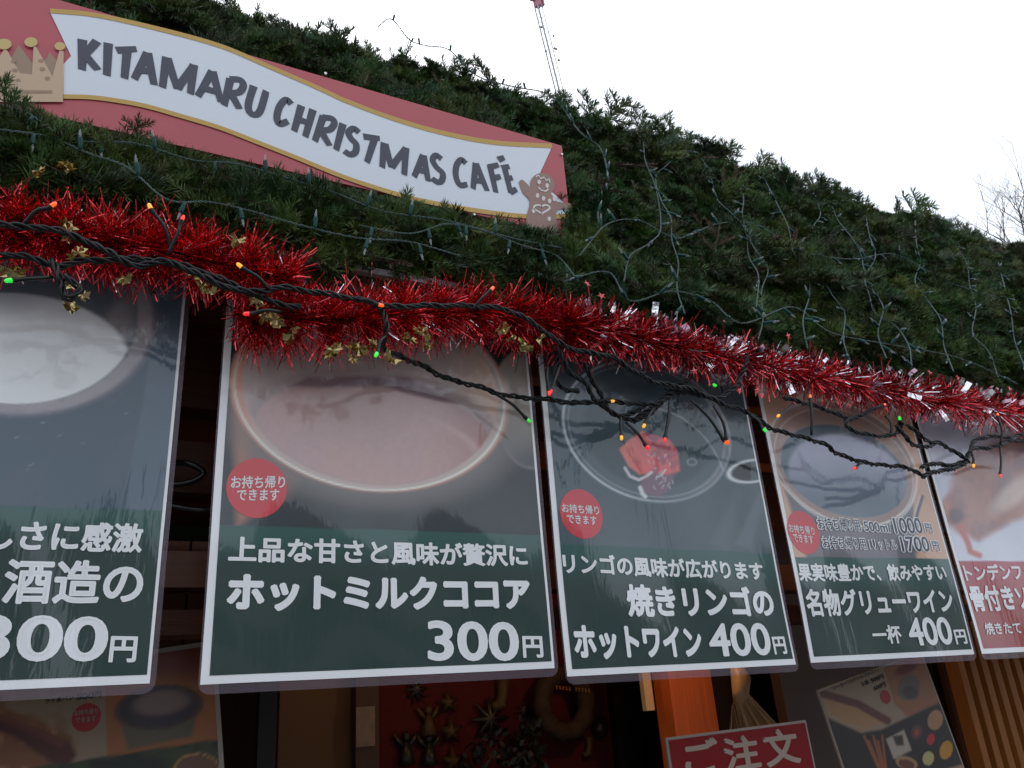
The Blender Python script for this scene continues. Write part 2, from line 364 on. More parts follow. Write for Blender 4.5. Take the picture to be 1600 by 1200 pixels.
def art5(px, py):
    n = fb(px, py, 70, 61)
    C = np.tile(alb(166, 168, 180), (len(px), 1)); C = mixc(C, alb(186, 188, 196), sm(py, 700, 880) * .7)
    C = mixc(C, alb(142, 132, 132), sm(py, 760, 660) * sm(px, 1500, 1600))
    mt = inpoly(px, py, [(1490, 735), (1500, 720), (1530, 702), (1700, 640), (1760, 780), (1640, 800), (1580, 815), (1530, 845), (1496, 832), (1474, 812), (1470, 790), (1484, 770)], 8)
    C = mixc(C, alb(164, 120, 108), mt); C = mixc(C, alb(132, 104, 104), mt * sm(fb(px, py, 34, 63), .4, .7)); C = mixc(C, alb(110, 92, 92), mt * fb(px, py * .5 + px * .5, 18, 65) * .6)
    C = mixc(C, alb(96, 84, 86), sm(ell(px, py, 1492, 806, 15, 14), 1.3, .5) * .9); C = mixc(C, alb(196, 178, 168), mt * sm(ell(px, py, 1585, 770, 55, 20, -40), 1.2, .4) * .6)
    C = mixc(C, alb(166, 104, 98), pline(px, py, [(1500, 825), (1512, 848), (1516, 862), (1530, 868)], 4.5, 3)); C = mixc(C, alb(170, 108, 98), mt * sm(px, 1488, 1474) * .7)
    return green(C, px, py, 876, 1490, 877, 1600, (alb(146, 74, 84), alb(130, 24, 36)))

def wavef(X, Z, ph): return .0016 * np.sin(X * 13 + ph) + .0012 * np.sin(Z * 11 + ph * 2) + .0010 * np.sin(X * 31 + Z * 17 + ph)
FD = bpy.context.evaluated_depsgraph_get
def text_mesh(body, off):
    c = bpy.data.curves.new('t', 'FONT'); c.body = body; c.resolution_u = 5; c.size = 1
    o = bpy.data.objects.new('t', c); COL.objects.link(o); bpy.context.view_layer.update()
    me = bpy.data.meshes.new_from_object(o.evaluated_get(FD())); c.fill_mode = 'NONE'; bpy.context.view_layer.update(); m2 = bpy.data.meshes.new_from_object(o.evaluated_get(FD())); bpy.data.objects.remove(o)
    if off:
        V = [list(q.co) for q in me.vertices]; Fc = [tuple(p.vertices) for p in me.polygons]; k_ = 0
        for e in m2.edges:
            a, b = m2.vertices[e.vertices[0]].co, m2.vertices[e.vertices[1]].co; d = (b - a)
            if d.length < 1e-6: continue
            d = d.normalized() * off; n_ = Vector((-d.y, d.x, 0)); z_ = .0002 + (k_ * 7 % 11) * .000012; k_ += 1; i0 = len(V)
            for q in (a - d * .3 - n_, b + d * .3 - n_, b + d * .8, b + d * .3 + n_, a - d * .3 + n_, a - d * .8): V.append([q.x, q.y, z_])
            Fc.append(tuple(range(i0, i0 + 6)))
        me = bpy.data.meshes.new('lettering'); me.from_pydata(V, [], Fc)
    v = np.zeros(len(me.vertices) * 3); me.vertices.foreach_get('co', v); return me, v.reshape(-1, 3)
class Sheet:                                 # a flat print; s = right, t = up, o = outward normal
    def __init__(s, O, S, T, wave=None):
        s.O = Vector(O); s.S = Vector(S).normalized(); s.T = Vector(T); s.T = (s.T - s.S * s.T.dot(s.S)).normalized()
        s.N = s.S.cross(s.T); s.ph = wave
    def P(s, a, b, h=0.):                    # arrays -> world
        P = np.outer(a, s.S) + np.outer(b, s.T) + np.array(s.O)
        if s.ph is not None: h = h - wavef(P[:, 0], P[:, 2], s.ph)
        return P + np.outer(np.ones(len(a)) * h, s.N)
    def inv(s, px, py):                      # where the direction meets the sheet
        r = Vector(ray(px, py)); o = Vector((0, 0, CZ)); t = (s.O - o).dot(s.N) / r.dot(s.N); q = o + r * t - s.O
        return q.dot(s.S), q.dot(s.T)
    def grid(s, a0, a1, b0, b1, step, h):
        na = max(2, int((a1 - a0) / step) + 1); nb = max(2, int((b1 - b0) / step) + 1)
        A, B = np.meshgrid(np.linspace(a0, a1, na), np.linspace(b0, b1, nb)); A = A.ravel(); B = B.ravel()
        i = (np.arange(nb - 1)[:, None] * na + np.arange(na - 1)).ravel()
        return s.P(A, B, h), np.stack([i, i + 1, i + 1 + na, i + na], 1), A, B
    def gridobj(s, name, rect, step, h, m, par, art=None):
        P, Fc, A, B = s.grid(*rect, step, h)
        me = bpy.data.meshes.new(name); me.from_pydata(P.tolist(), [], Fc.tolist())
        me.polygons.foreach_set('use_smooth', [True] * len(me.polygons))
        if art:
            px, py = proj(s.P(A, B, 0)); C = art(px, py)
            at_ = me.color_attributes.new('print', 'FLOAT_COLOR', 'POINT')
            at_.data.foreach_set('color', np.concatenate([C, np.ones((len(C), 1))], 1).ravel().astype('f'))
        me.update(); return link(name, me, m, par)
    def poly(s, name, pix, h, m, par, local=False, fan=None):
        ab = [p if local else s.inv(*p) for p in pix]; P = s.P(np.array([a for a, b in ab]), np.array([b for a, b in ab]), h)
        b = MB(); P = [Vector(p) for p in P]
        n = len(P); area = sum(ab[i][0] * ab[(i + 1) % n][1] - ab[(i + 1) % n][0] * ab[i][1] for i in range(n))
        b.add(P, [tuple(range(n)) if area > 0 else tuple(range(n - 1, -1, -1))])
        return b.build(name, m, par)
    def text(s, body, bl, br, tl, h, m, par, off=.02, name='lettering', grow=0):
        me, v = text_mesh(body, off); a0, b0 = s.inv(*bl); a1, b1 = s.inv(*br); a2, b2 = s.inv(*tl)
        mn, mxx = v.min(0), v.max(0)
        sx = (a1 - a0) / (mxx[0] - mn[0]); hgt = math.hypot(a2 - a0, b2 - b0); sy = hgt / (mxx[1] - mn[1])
        u = (v[:, 0] - mn[0]) * sx; q = (v[:, 1] - mn[1]) * sy
        b = b0 + (b1 - b0) * u / (a1 - a0) + q
        P = s.P(a0 + u, b, h) + np.outer(v[:, 2], np.array(s.N)); me.vertices.foreach_set('co', P.ravel()); me.update(); me.materials.clear(); me.materials.append(m)
        return link(name, me, None, par)
    def disc(s, name, c, left, top, h, m, par, n=48):
        ca, cb = s.inv(*c); rx = abs(s.inv(*left)[0] - ca); ry = abs(s.inv(*top)[1] - cb)
        A = [ca]; B = [cb]; Fc = []
        for j in range(1, 7):
            for k in range(n): A.append(ca + rx * j / 6 * math.cos(2 * math.pi * k / n)); B.append(cb + ry * j / 6 * math.sin(2 * math.pi * k / n))
        for k in range(n):
            Fc.append((0, 1 + k, 1 + (k + 1) % n))
            for j in range(5): o_ = 1 + j * n; Fc.append((o_ + k, o_ + n + k, o_ + n + (k + 1) % n, o_ + (k + 1) % n))
        b = MB(); b.add(s.P(np.array(A), np.array(B), h).tolist(), Fc); return b.build(name, m, par)

def poster(x0, x1, z0, z1, art, ph, label, ms=(.009, .004, .009), step=.0022, vis=None, fm=(.002, .006, .0105)):
    t = empty('menu_poster', ((x0 + x1) / 2, 1, CZ + z0), label, 'poster', 'laminated drink posters hanging in a row under the eave')
    S = Sheet((0, 1.0, CZ), (1, 0, 0), (0, 0, 1), ph)
    # film: rounded rectangle
    a0, a1, b0, b1 = x0 - fm[0], x1 + fm[1], z0 - fm[2], z1 + .01; r = .013; pts = []
    for cx, cy, q in ((a1 - r, b1 - r, 0), (a0 + r, b1 - r, 1), (a0 + r, b0 + r, 2), (a1 - r, b0 + r, 3)):
        for k in range(7): a = math.pi / 2 * (q + k / 6); pts.append((cx + r * math.cos(a), cy + r * math.sin(a)))
    P, Fc, A, B = S.grid(a0 + r, a1 - r, b0 + r, b1 - r, .02, -.0006)
    b = MB(); bdp = []
    # rim strip built as border polygon ring around an inner rect (the middle lies behind the paper)
    inner = [(a1 - r, b1 - r), (a0 + r, b1 - r), (a0 + r, b0 + r), (a1 - r, b0 + r)]
    def seg(p, q, n):
        return [(p[0] + (q[0] - p[0]) * i / n, p[1] + (q[1] - p[1]) * i / n) for i in range(n)]
    ring_o = []; ring_i = []
    for q in range(4):
        arc = pts[q * 7:(q + 1) * 7]; ring_o += arc; ring_i += [inner[q]] * 7
        nx = pts[((q + 1) % 4) * 7]; ni = inner[(q + 1) % 4]
        ring_o += seg(arc[-1], nx, 20)[1:]; ring_i += seg(inner[q], ni, 20)[1:]
    n = len(ring_o); Po = S.P(*map(np.array, zip(*ring_o)), -.0006); Pi = S.P(*map(np.array, zip(*ring_i)), -.0006)
    b.add(Po.tolist() + Pi.tolist(), [(i, (i + 1) % n, n + (i + 1) % n, n + i) for i in range(n)])
    b.build('laminate_film', M_film, t)
    S.gridobj('paper', (x0, x1, z0, z1), .02, 0, M_white, t)
    S.gridobj('printed_picture', (x0 + ms[0], x1 - ms[1], z0 + ms[2], z1 - .006), step, .0004, M_print, t, art)
    # two eyelets with a tie at the top
    for x in (x0 + .03, x1 - .03):
        e = MB(); e.tube([(x, .9985, CZ + z1 - .02), (x, .9985, CZ + z1 + .02), (x, 1.06, CZ + z1 + .04)], .0012, 5); e.build('hanging_tie', M_black, t)
    return t, S
ZT = .60
H1, H2, H3 = .0008, .0012, .0016
def sticker(t, S, c, l, tp, a, b):
    S.disc('red_sticker', c, l, tp, H1, M_red, t)
    S.text('お持ち帰り', *a, H2, M_white, t, .018); S.text('できます', *b, H2, M_white, t, .018)
t, S = poster(-.37, .085, .060, ZT, art1, .3, 'leftmost poster showing a cup of white drink, 300 yen, cut off by the frame', ms=(.009, .0035, .009))
S.text('しさに感激', (-22, 861), (221, 863), (-22, 812), H2, M_white, t, .034)
S.text('酒造の', (0, 944), (221, 944), (0, 873), H2, M_white, t, .03)
S.text('300', (-52, 1034), (165, 1034), (-52, 960), H2, M_white, t, .024)
S.text('円', (169, 1035), (212, 1035), (169, 994), H2, M_white, t, .03)
t, S = poster(.136, .587, .056, ZT, art2, 1.9, 'poster showing a large cup of milky cocoa with a red round sticker, 300 yen')
sticker(t, S, (401, 763), (353, 763), (401, 717), ((360, 764), (444, 764), (360, 744)), ((369, 783), (435, 783), (369, 765)))
S.text('上品な甘さと風味が贅沢に', (355, 879), (824, 886), (355, 838), H2, M_white, t, .034)
S.text('ホットミルクココア', (352, 956), (829, 954), (352, 896), H2, M_white, t, .052)
S.text('300', (668, 1033), (812, 1033), (668, 969), H2, M_white, t, .024)
S.text('円', (817, 1028), (848, 1028), (817, 994), H2, M_white, t, .03)
t, S = poster(.605, 1.030, .0445, ZT, art3, 3.1, 'poster showing baked apple in a glass of hot wine, 400 yen')
sticker(t, S, (908, 803), (874, 803), (908, 765), ((877, 801), (936, 805), (877, 787)), ((885, 818), (932, 821), (885, 804)))
S.text('リンゴの風味が広がります', (880, 897), (1195, 907), (880, 864), H2, M_white, t, .034)
S.text('焼きリンゴの', (981, 964), (1212, 965), (981, 912), H2, M_white, t, .042)
S.text('ホットワイン', (898, 1031), (1101, 1029), (898, 977), H2, M_white, t, .048)
S.text('400', (1112, 1027), (1206, 1024), (1112, 975), H2, M_white, t, .022)
S.text('円', (1209, 1023), (1229, 1022), (1209, 996), H2, M_white, t, .03)
t, S = poster(1.065, 1.481, .046, ZT, art4, 4.4, 'orange and green poster showing mulled wine in a glass, 1000 and 1700 yen takeaway')
sticker(t, S, (1255, 832), (1230, 832), (1255, 799), ((1232, 832), (1273, 837), (1232, 819)), ((1239, 847), (1271, 850), (1239, 834)))
for bl, br, tl, s1, x2, x3, x4 in (((1278, 827), (1456, 836), (1278, 809), 0, 0, 0, 0),):
    pass
def otext(s, bl, br, tl, off=.012):
    S.text(s, bl, br, tl, H2, M_white, t, .085, name='lettering_outline'); 
    q = 1.3
    S.text(s, (bl[0] + q, bl[1] - q), (br[0] - q, br[1] - q), (tl[0] + q, tl[1] + q), H3, M_dark, t, off)
otext('お持ち帰り用', (1277, 829), (1346, 831), (1277, 808)); otext('500ml', (1350, 831), (1392, 834), (1350, 814))
otext('1000', (1397, 836), (1441, 836), (1397, 810), .012); otext('円', (1443, 834), (1456, 835), (1443, 818), .01)
otext('お持ち帰り用', (1285, 858), (1355, 860), (1285, 838)); otext('1リットル', (1359, 860), (1403, 861), (1359, 843))
otext('1700', (1408, 864), (1452, 864), (1408, 839), .012); otext('円', (1454, 862), (1467, 863), (1454, 846), .01)
S.text('果実味豊かで、飲みやすい', (1248, 909), (1478, 908), (1248, 881), H2, M_white, t, .034)
S.text('名物グリューワイン', (1262, 964), (1491, 958), (1262, 922), H2, M_white, t, .034)
S.text('一杯', (1368, 1007), (1411, 1005), (1368, 979), H2, M_white, t, .028)
S.text('400', (1424, 1010), (1491, 1007), (1424, 968), H2, M_white, t, .022)
S.text('円', (1494, 1007), (1511, 1006), (1494, 986), H2, M_white, t, .03)
t, S = poster(1.501, 1.94, .046, ZT, art5, 5.2, 'red and white poster showing roast meat on the bone, at the right edge', ms=(.009, .004, .009))
S.text('トンデンファーム', (1509, 909), (1655, 905), (1508, 884), H2, M_white, t, .028)
S.text('骨付きソーセージ', (1520, 956), (1697, 950), (1519, 918), H2, M_white, t, .034)
S.text('焼きたて・手づくり', (1540, 992), (1664, 988), (1539, 974), H2, M_white, t, .022)

# ------------------------------------------------------------------ banner sign
M_sred = mat('matt_red_signboard', (.47, .075, .09), rough=.5, noise=.10, nscale=6, coat=.2, coat_rough=.25)
M_swh = mat('white_ribbon_print', (.72, .75, .80), rough=.5, noise=.05, nscale=5, coat=.4, coat_rough=.25)
M_gold = mat('yellow_ochre_band_print', (.55, .34, .08), rough=.5)
M_ink = mat('slate_lettering_print', (.055, .06, .085), rough=.5)
M_crown = mat('tan_crown_print', (.58, .40, .26), rough=.5); M_crownd = mat('brown_crown_print', (.34, .22, .14), rough=.5); M_ball = mat('yellow_ball_print', (.60, .44, .17), rough=.5)
M_gb = mat('brown_gingerbread_print', (.32, .19, .15), rough=.5); M_ice = mat('pale_icing_print', (.74, .66, .62), rough=.5)
SGY = 1.04
sign = empty('banner_sign', (.25, 1.045, CZ + .84), 'red banner signboard with wavy white ribbon reading KITAMARU CHRISTMAS CAFÉ', 'sign')
S = Sheet((0, SGY, CZ), (1, 0, 0), (0, 0, 1))
a1, b1 = S.inv(880, 228); a2, b2 = S.inv(892, 368); zl, _ = S.inv(0, 160)
bT = b1; bB = b2 - .002
x0 = -.62; x1 = (a1 + a2) / 2
b = MB(); b.box(((x0 + x1) / 2, SGY + .0065, CZ + (bT + bB) / 2), (x1 - x0, .012, bT - bB)); b.build('board', M_sred, sign)
top = [(78, 15), (150, 22), (250, 44), (344, 70), (422, 103), (500, 137), (541, 156), (619, 185), (697, 207), (775, 221), (862, 226)]
bot = [(99, 154), (150, 156), (219, 167), (281, 184), (344, 203), (406, 227), (462, 249), (541, 281), (619, 306), (666, 318), (744, 332), (822, 341), (891, 341)]
def smooth(pts, n=6):
    P = [Vector((p[0], p[1], p[2] if len(p) > 2 else 0)) for p in pts]; P = [P[0] * 2 - P[1]] + P + [P[-1] * 2 - P[-2]]; o = []
    for i in range(1, len(P) - 2):
        for k in range(n):
            t = k / n; o.append(.5 * ((2 * P[i]) + (-P[i - 1] + P[i + 1]) * t + (2 * P[i - 1] - 5 * P[i] + 4 * P[i + 1] - P[i + 2]) * t * t + (-P[i - 1] + 3 * P[i] - 3 * P[i + 1] + P[i + 2]) * t ** 3))
    o.append(P[-2]); return o
def strip(name, up_, lo_, h, m):
    b = MB(); U = [S.inv(p.x, p.y) for p in up_]; Lw = [S.inv(p.x, p.y) for p in lo_]; n = len(U)
    P = S.P(np.array([p[0] for p in U + Lw]), np.array([p[1] for p in U + Lw]), h)
    b.add(P.tolist(), [(i, n + i, n + i + 1, i + 1) for i in range(n - 1)]); return b.build(name, m, sign)
ts = smooth(top); bs = smooth(bot)
def off(c, d): return [Vector((p.x + d[0], p.y + d[1])) for p in c]
# white ribbon: resample both edges
def resamp(c, n):
    d = [0]
    for p, q in zip(c[:-1], c[1:]): d.append(d[-1] + (q - p).length)
    return [c[j] .lerp(c[j + 1], (s - d[j]) / max(1e-6, d[j + 1] - d[j])) for s in [d[-1] * i / (n - 1) * .99999 for i in range(n)] for j in [max(k for k in range(len(d) - 1) if d[k] <= s)]]
tw = resamp(off(ts, (0, 4)), 60); bw = resamp(off(bs, (0, -2)), 60)
wl = [(82, 20), (111, 88), (99, 101), (99, 150)]
wr = [(862, 229), (842, 274), (862, 300), (889, 325), (889, 338)]
pix = [(p.x, p.y) for p in off(ts, (0, 4))] + wr[1:] + [(p.x, p.y) for p in reversed(off(bs, (0, -2)))] + [(99, 101), (111, 88)]
S.poly('white_ribbon', pix, .0006, M_swh, sign)
strip('gold_band', off(ts, (0, -1)), off(ts, (0, 6)), .0012, M_gold)
strip('gold_band', off(bs, (0, -6)), off(bs, (0, 1)), .0012, M_gold)
z1 = lambda x, y: (x * .3125, y * .3125); z2 = lambda x, y: (400 + x * .3125, y * .3125)
LET = [(z1, [[(412, 200), (410, 350)], [(485, 208), (415, 288)], [(418, 270), (488, 350)]]),
 (z1, [[(541, 218), (534, 378)]]), (z1, [[(582, 254), (680, 247)], [(636, 252), (622, 392)]]),
 (z1, [[(738, 266), (672, 396)], [(738, 266), (770, 424)], [(694, 352), (768, 362)]]),
 (z1, [[(832, 288), (812, 438)], [(836, 292), (886, 446)], [(886, 446), (966, 330)], [(968, 326), (952, 470)]]),
 (z1, [[(1062, 358), (990, 482)], [(1062, 358), (1104, 512)], [(1002, 438), (1094, 466)]]),
 (z1, [[(1152, 396), (1120, 528)], [(1150, 398), (1200, 402), (1216, 430), (1196, 462), (1146, 468)], [(1150, 462), (1196, 544)]]),
 (z1, [[(1268, 432), (1242, 520), (1248, 562), (1276, 576), (1302, 552), (1330, 458)]]),
 (z2, [[(176, 522), (150, 500), (118, 534), (104, 588), (118, 622), (158, 608)]]),
 (z2, [[(226, 530), (190, 656)], [(284, 550), (246, 684)], [(212, 598), (262, 618)]]),
 (z2, [[(336, 582), (294, 706)], [(334, 588), (380, 596), (390, 622), (366, 650), (318, 652)], [(320, 650), (366, 728)]]),
 (z2, [[(434, 620), (400, 750)]]),
 (z2, [[(514, 664), (488, 644), (462, 664), (474, 694), (500, 724), (496, 762), (470, 774), (442, 758)]]),
 (z2, [[(536, 684), (616, 694)], [(592, 694), (554, 812)]]),
 (z2, [[(640, 716), (630, 838)], [(644, 720), (676, 838)], [(676, 838), (746, 744)], [(748, 740), (740, 874)]]),
 (z2, [[(836, 778), (790, 884)], [(836, 778), (860, 906)], [(808, 850), (858, 862)]]),
 (z2, [[(926, 796), (900, 778), (882, 800), (900, 836), (932, 868), (928, 904), (906, 912), (880, 894)]]),
 (z2, [[(1048, 818), (1026, 800), (1002, 828), (998, 880), (1018, 926), (1054, 924)]]),
 (z2, [[(1098, 818), (1084, 944)], [(1098, 818), (1154, 954)], [(1090, 902), (1140, 910)]]),
 (z2, [[(1168, 828), (1198, 962)], [(1164, 838), (1210, 826)], [(1186, 892), (1220, 884)]]),
 (z2, [[(1240, 832), (1272, 966)], [(1228, 842), (1264, 834)], [(1252, 896), (1280, 890)], [(1268, 964), (1300, 948)], [(1210, 800), (1238, 790)]])]
def stroke(pts, wd, h):
    P = [Vector(S.inv(*p)) for p in pts]; L = []; R = []
    for i, p in enumerate(P):
        t = (P[min(i + 1, len(P) - 1)] - P[max(i - 1, 0)]).normalized(); n = Vector((-t.y, t.x))
        k = wd * (1.12 if i == 0 else .9 if i == len(P) - 1 else 1.0); sk = t * wd * .25
        L.append(p + n * k + (sk if i == len(P) - 1 else -sk * .2 if i == 0 else Vector((0, 0)))); R.append(p - n * k)
    n = len(P); A = L + R
    return S.P(np.array([p.x for p in A]), np.array([p.y for p in A]), h).tolist(), [(i, n + i, n + i + 1, i + 1) for i in range(n - 1)]
for fz, st in LET:
    b = MB()
    for j, s_ in enumerate(st):
        q = [fz(*p) for p in s_]
        if len(q) > 2: q = [(p.x, p.y) for p in smooth(q, 5)]
        v, f = stroke(q, .0056, .0012 + j * .00012); b.add(v, f)
    b.build('letter', M_ink, sign)
# crown
cp = [(-262, 515), (-250, 300), (-215, 385), (-120, 250), (-118, 370), (-70, 385), (22, 252), (36, 258), (100, 372), (160, 378), (168, 236), (182, 240), (262, 388), (298, 256), (318, 262), (315, 515)]
S.poly('crown_back', [z1(*p) for p in [(20, 400), (60, 290), (92, 228), (170, 330), (230, 300), (248, 264), (300, 330), (300, 420)]], .0018, M_crownd, sign)
S.poly('crown_back', [z1(*p) for p in [(-240, 400), (-200, 290), (-150, 330), (-60, 250), (20, 400)]], .0018, M_crownd, sign)
S.poly('crown', [z1(*p) for p in cp], .0024, M_crown, sign)
for cx, cy, rx, ry in ((20, 228, 38, 27), (155, 218, 33, 24), (300, 238, 27, 20), (-120, 232, 36, 26), (-252, 270, 34, 25)):
    S.poly('crown_ball', [z1(cx + rx * math.cos(k * math.pi / 12), cy - ry * math.sin(k * math.pi / 12)) for k in range(24)], .0030, M_ball, sign)
for cx, cy, rx, ry in ((68, 312, 13, 9), (75, 358, 14, 9), (205, 310, 13, 8), (212, 352, 14, 9), (238, 398, 13, 9), (90, 408, 14, 8), (-40, 340, 13, 9)):
    S.poly('crown_jewel', [z1(cx + rx * math.cos(k * math.pi / 8), cy - ry * math.sin(k * math.pi / 8)) for k in range(16)], .0028, M_crownd, sign)
S.poly('crown_line', [z1(*p) for p in [(-200, 458), (262, 458), (262, 472), (-200, 472)]], .0028, M_crownd, sign)
# gingerbread man
def zc(L): return [z2(*p) for p in L]
S.poly('gingerbread_head', zc([(1430 + 62 * math.cos(k * math.pi / 14), 925 - 58 * math.sin(k * math.pi / 14)) for k in range(28)]), .0018, M_gb, sign)
gbp = zc([(1312, 915), (1322, 902), (1340, 910), (1388, 958), (1420, 965), (1470, 970), (1500, 1010), (1568, 1020), (1572, 1046), (1506, 1052), (1498, 1100), (1512, 1160), (1508, 1180), (1440, 1180), (1425, 1150), (1405, 1180), (1345, 1176), (1352, 1080), (1366, 1010), (1330, 965)])
S.poly('gingerbread_body', [(p.x, p.y) for p in smooth(gbp, 3)], .0022, M_gb, sign)
def icing(pts, wd=.0016): 
    global S
    v, f = stroke([z2(*p) for p in pts], wd, .0028); b = MB(); b.add(v, f); b.build('icing', M_ice, sign)
icing([(1396, 888), (1410, 880), (1420, 898), (1436, 890), (1448, 906), (1462, 900), (1466, 916)]); icing([(1408, 940), (1424, 956), (1446, 960), (1458, 948)])
hp = [(1425 + 40 * (math.sin(a) ** 3), 1044 - 9 * 3.0 * ((13 * math.cos(a) - 5 * math.cos(2 * a) - 2 * math.cos(3 * a) - math.cos(4 * a)) / 17)) for a in [k * math.pi / 15 for k in range(31)]]
icing([(p[0], p[1] + 4) for p in hp], .0019)
for cx, cy in ((1412, 914), (1452, 932), (1404, 982), (1434, 996), (1464, 1008), (1384, 1058), (1462, 1098), (1488, 998)):
    S.poly('icing_dot', zc([(cx + 9 * math.cos(k * math.pi / 6), cy - 12 * math.sin(k * math.pi / 6)) for k in range(12)]), .0028, M_ice, sign)
M_screw = mat('steel_screw_head', (.6, .58, .55), rough=.3, metal=1)
for px, py in ((508, 116), (877, 242), (740, 336), (883, 362)):
    a, c = S.inv(px, py); b = MB(); b.tube([S.P(np.array([a]), np.array([c]), .0002)[0], S.P(np.array([a]), np.array([c]), .003)[0]], .0024, 10); b.build('screw', M_screw, sign)
b = MB()
for x in (-.4, .2, .62): b.box((x, 1.12, CZ + .88), (.02, .13, .02))
b.build('sign_bracket', M_blackp, sign)

# ------------------------------------------------------------------ fir greenery
M_ndl = mat('fir_needle', (.021, .066, .014), col2=(.050, .090, .012), nscale=7, rough=.52, rand=.55, spec=.38)
M_ndl2 = mat('fir_needle_pale', (.065, .125, .06), rough=.5, rand=.4, spec=.4)
M_bark = mat('fir_twig_bark', (.07, .045, .03), rough=.8)
def twig_mesh(seed, L, side, nd=1.0, pale=False, wdt=.0013):
    r = random.Random(seed); v = []; f = []; mi = []
    def shoot(p0, d, ln, n):
        d = d.normalized(); sd_ = d.cross(Vector((0, 0, 1))).normalized(); u = sd_.cross(d)
        pts = [p0 + d * ln * t + u * (-.12 * ln * t * t) for t in (0, .35, .7, 1)]
        for a, b in zip(pts[:-1], pts[1:]):
            k = len(v); 
            for P in (a, b):
                for q in range(3): v.append(P + (sd_ * math.cos(q * 2.094) + u * math.sin(q * 2.094)) * .0011)
            for q in range(3): f.append((k + q, k + (q + 1) % 3, k + 3 + (q + 1) % 3, k + 3 + q)); mi.append(1)
        for i in range(n):
            t = (i + r.random()) / n * .98 + .02; P = p0 + d * ln * t + u * (-.12 * ln * t * t)
            an = r.choice((-1, 1)) * r.uniform(.15, 1.25) + (0 if r.random() < .8 else 3.1); lat = sd_ * math.sin(an) + u * math.cos(an) * .75
            fw = r.uniform(.45, .95) + (t > .9) * .9; nd_ = (lat + d * fw).normalized()
            ln_ = r.uniform(.013, .020) * (1 - .25 * t) * nd; w_ = nd_.cross(Vector((r.uniform(-.5, .5), r.uniform(-.5, .5), 1))).normalized() * wdt / 2
            k = len(v); m_ = P + nd_ * ln_ * .55; tp = P + nd_ * ln_ + u * r.uniform(-.001, .002)
            v.extend([P - w_ * .7, P + w_ * .7, m_ + w_, tp, m_ - w_]); f.append((k, k + 1, k + 2, k + 3, k + 4)); mi.append(0)
    shoot(Vector((0, 0, 0)), Vector((1, 0, .08)), L, int(L * 1350 * nd))
    for j in range(side):
        t = .12 + .7 * j / max(1, side); s_ = 1 if j % 2 else -1
        shoot(Vector((L * t, 0, 0)), Vector((.75, s_ * .75, r.uniform(-.1, .25))), L * r.uniform(.38, .55) * (1.1 - t * .5), int(L * 650))
    me = bpy.data.meshes.new('fir_twig'); me.from_pydata([tuple(q) for q in v], [], f)
    me.materials.append(M_ndl2 if pale else M_ndl); me.materials.append(M_bark); me.polygons.foreach_set('material_index', mi); me.update(); return me
TW = [twig_mesh(1, .075, 2), twig_mesh(2, .06, 0), twig_mesh(3, .085, 4), twig_mesh(4, .05, 2, 1.1), twig_mesh(5, .06, 2, 1.15, True, .0015), twig_mesh(6, .10, 4, .45)]
TW[5].materials[0] = mat('dry_brown_fir_needle', (.085, .055, .025), rough=.6, rand=.3)
src = [bpy.data.objects.new('fir_twig', m) for m in TW]      # sources, not placed in the scene themselves
def scatter(name, pts, rots, scl, kind):
    me = bpy.data.meshes.new(name); me.from_pydata(pts, [], [])
    a = me.attributes.new('rot', 'FLOAT_VECTOR', 'POINT'); a.data.foreach_set('vector', np.array(rots, 'f').ravel())
    a = me.attributes.new('scl', 'FLOAT', 'POINT'); a.data.foreach_set('value', np.array(scl, 'f'))
    a = me.attributes.new('knd', 'INT', 'POINT'); a.data.foreach_set('value', np.array(kind, 'i'))
    o = link(name, me); ng = bpy.data.node_groups.new(name, 'GeometryNodeTree')
    ng.interface.new_socket('Geometry', in_out='INPUT', socket_type='NodeSocketGeometry'); ng.interface.new_socket('Geometry', in_out='OUTPUT', socket_type='NodeSocketGeometry')
    N = ng.nodes; L = ng.links; gi = N.new('NodeGroupInput'); go = N.new('NodeGroupOutput'); jn = N.new('GeometryNodeJoinGeometry')
    def na(nm, ty):
        q = N.new('GeometryNodeInputNamedAttribute'); q.data_type = ty; q.inputs[0].default_value = nm
        return [s for s in q.outputs if s.enabled and s.name == 'Attribute'][0]
    r_, s_, k_ = na('rot', 'FLOAT_VECTOR'), na('scl', 'FLOAT'), na('knd', 'INT')
    e2r = N.new('FunctionNodeEulerToRotation'); L.new(r_, e2r.inputs[0])
    for i, so_ in enumerate(src):
        oi = N.new('GeometryNodeObjectInfo'); oi.inputs['Object'].default_value = so_; oi.inputs['As Instance'].default_value = True
        ip = N.new('GeometryNodeInstanceOnPoints'); cmp_ = N.new('FunctionNodeCompare'); cmp_.data_type = 'INT'; cmp_.operation = 'EQUAL'
        L.new(k_, cmp_.inputs[2]); cmp_.inputs[3].default_value = i
        L.new(gi.outputs[0], ip.inputs['Points']); L.new(cmp_.outputs[0], ip.inputs['Selection']); L.new(oi.outputs['Geometry'], ip.inputs['Instance'])
        L.new(e2r.outputs[0], ip.inputs['Rotation']); L.new(s_, ip.inputs['Scale']); L.new(ip.outputs[0], jn.inputs[0])
    L.new(jn.outputs[0], go.inputs[0]); md = o.modifiers.new('twigs', 'NODES'); md.node_group = ng; return o
def frame(d, n):                            # rotation with x along d, z near n
    x = d.normalized(); z = (n - x * n.dot(x)).normalized(); y = z.cross(x)
    return Matrix((x, y, z)).transposed()
pts = []; rots = []; scl = []; knd = []
def clump(x, s): return vnoise(np.array([x]), np.array([s]), .085, 5)[0] * .65 + vnoise(np.array([x + 9]), np.array([s]), .04, 6)[0] * .35
NT = 17000
def lf(x): return .085 if x < .7 else .12
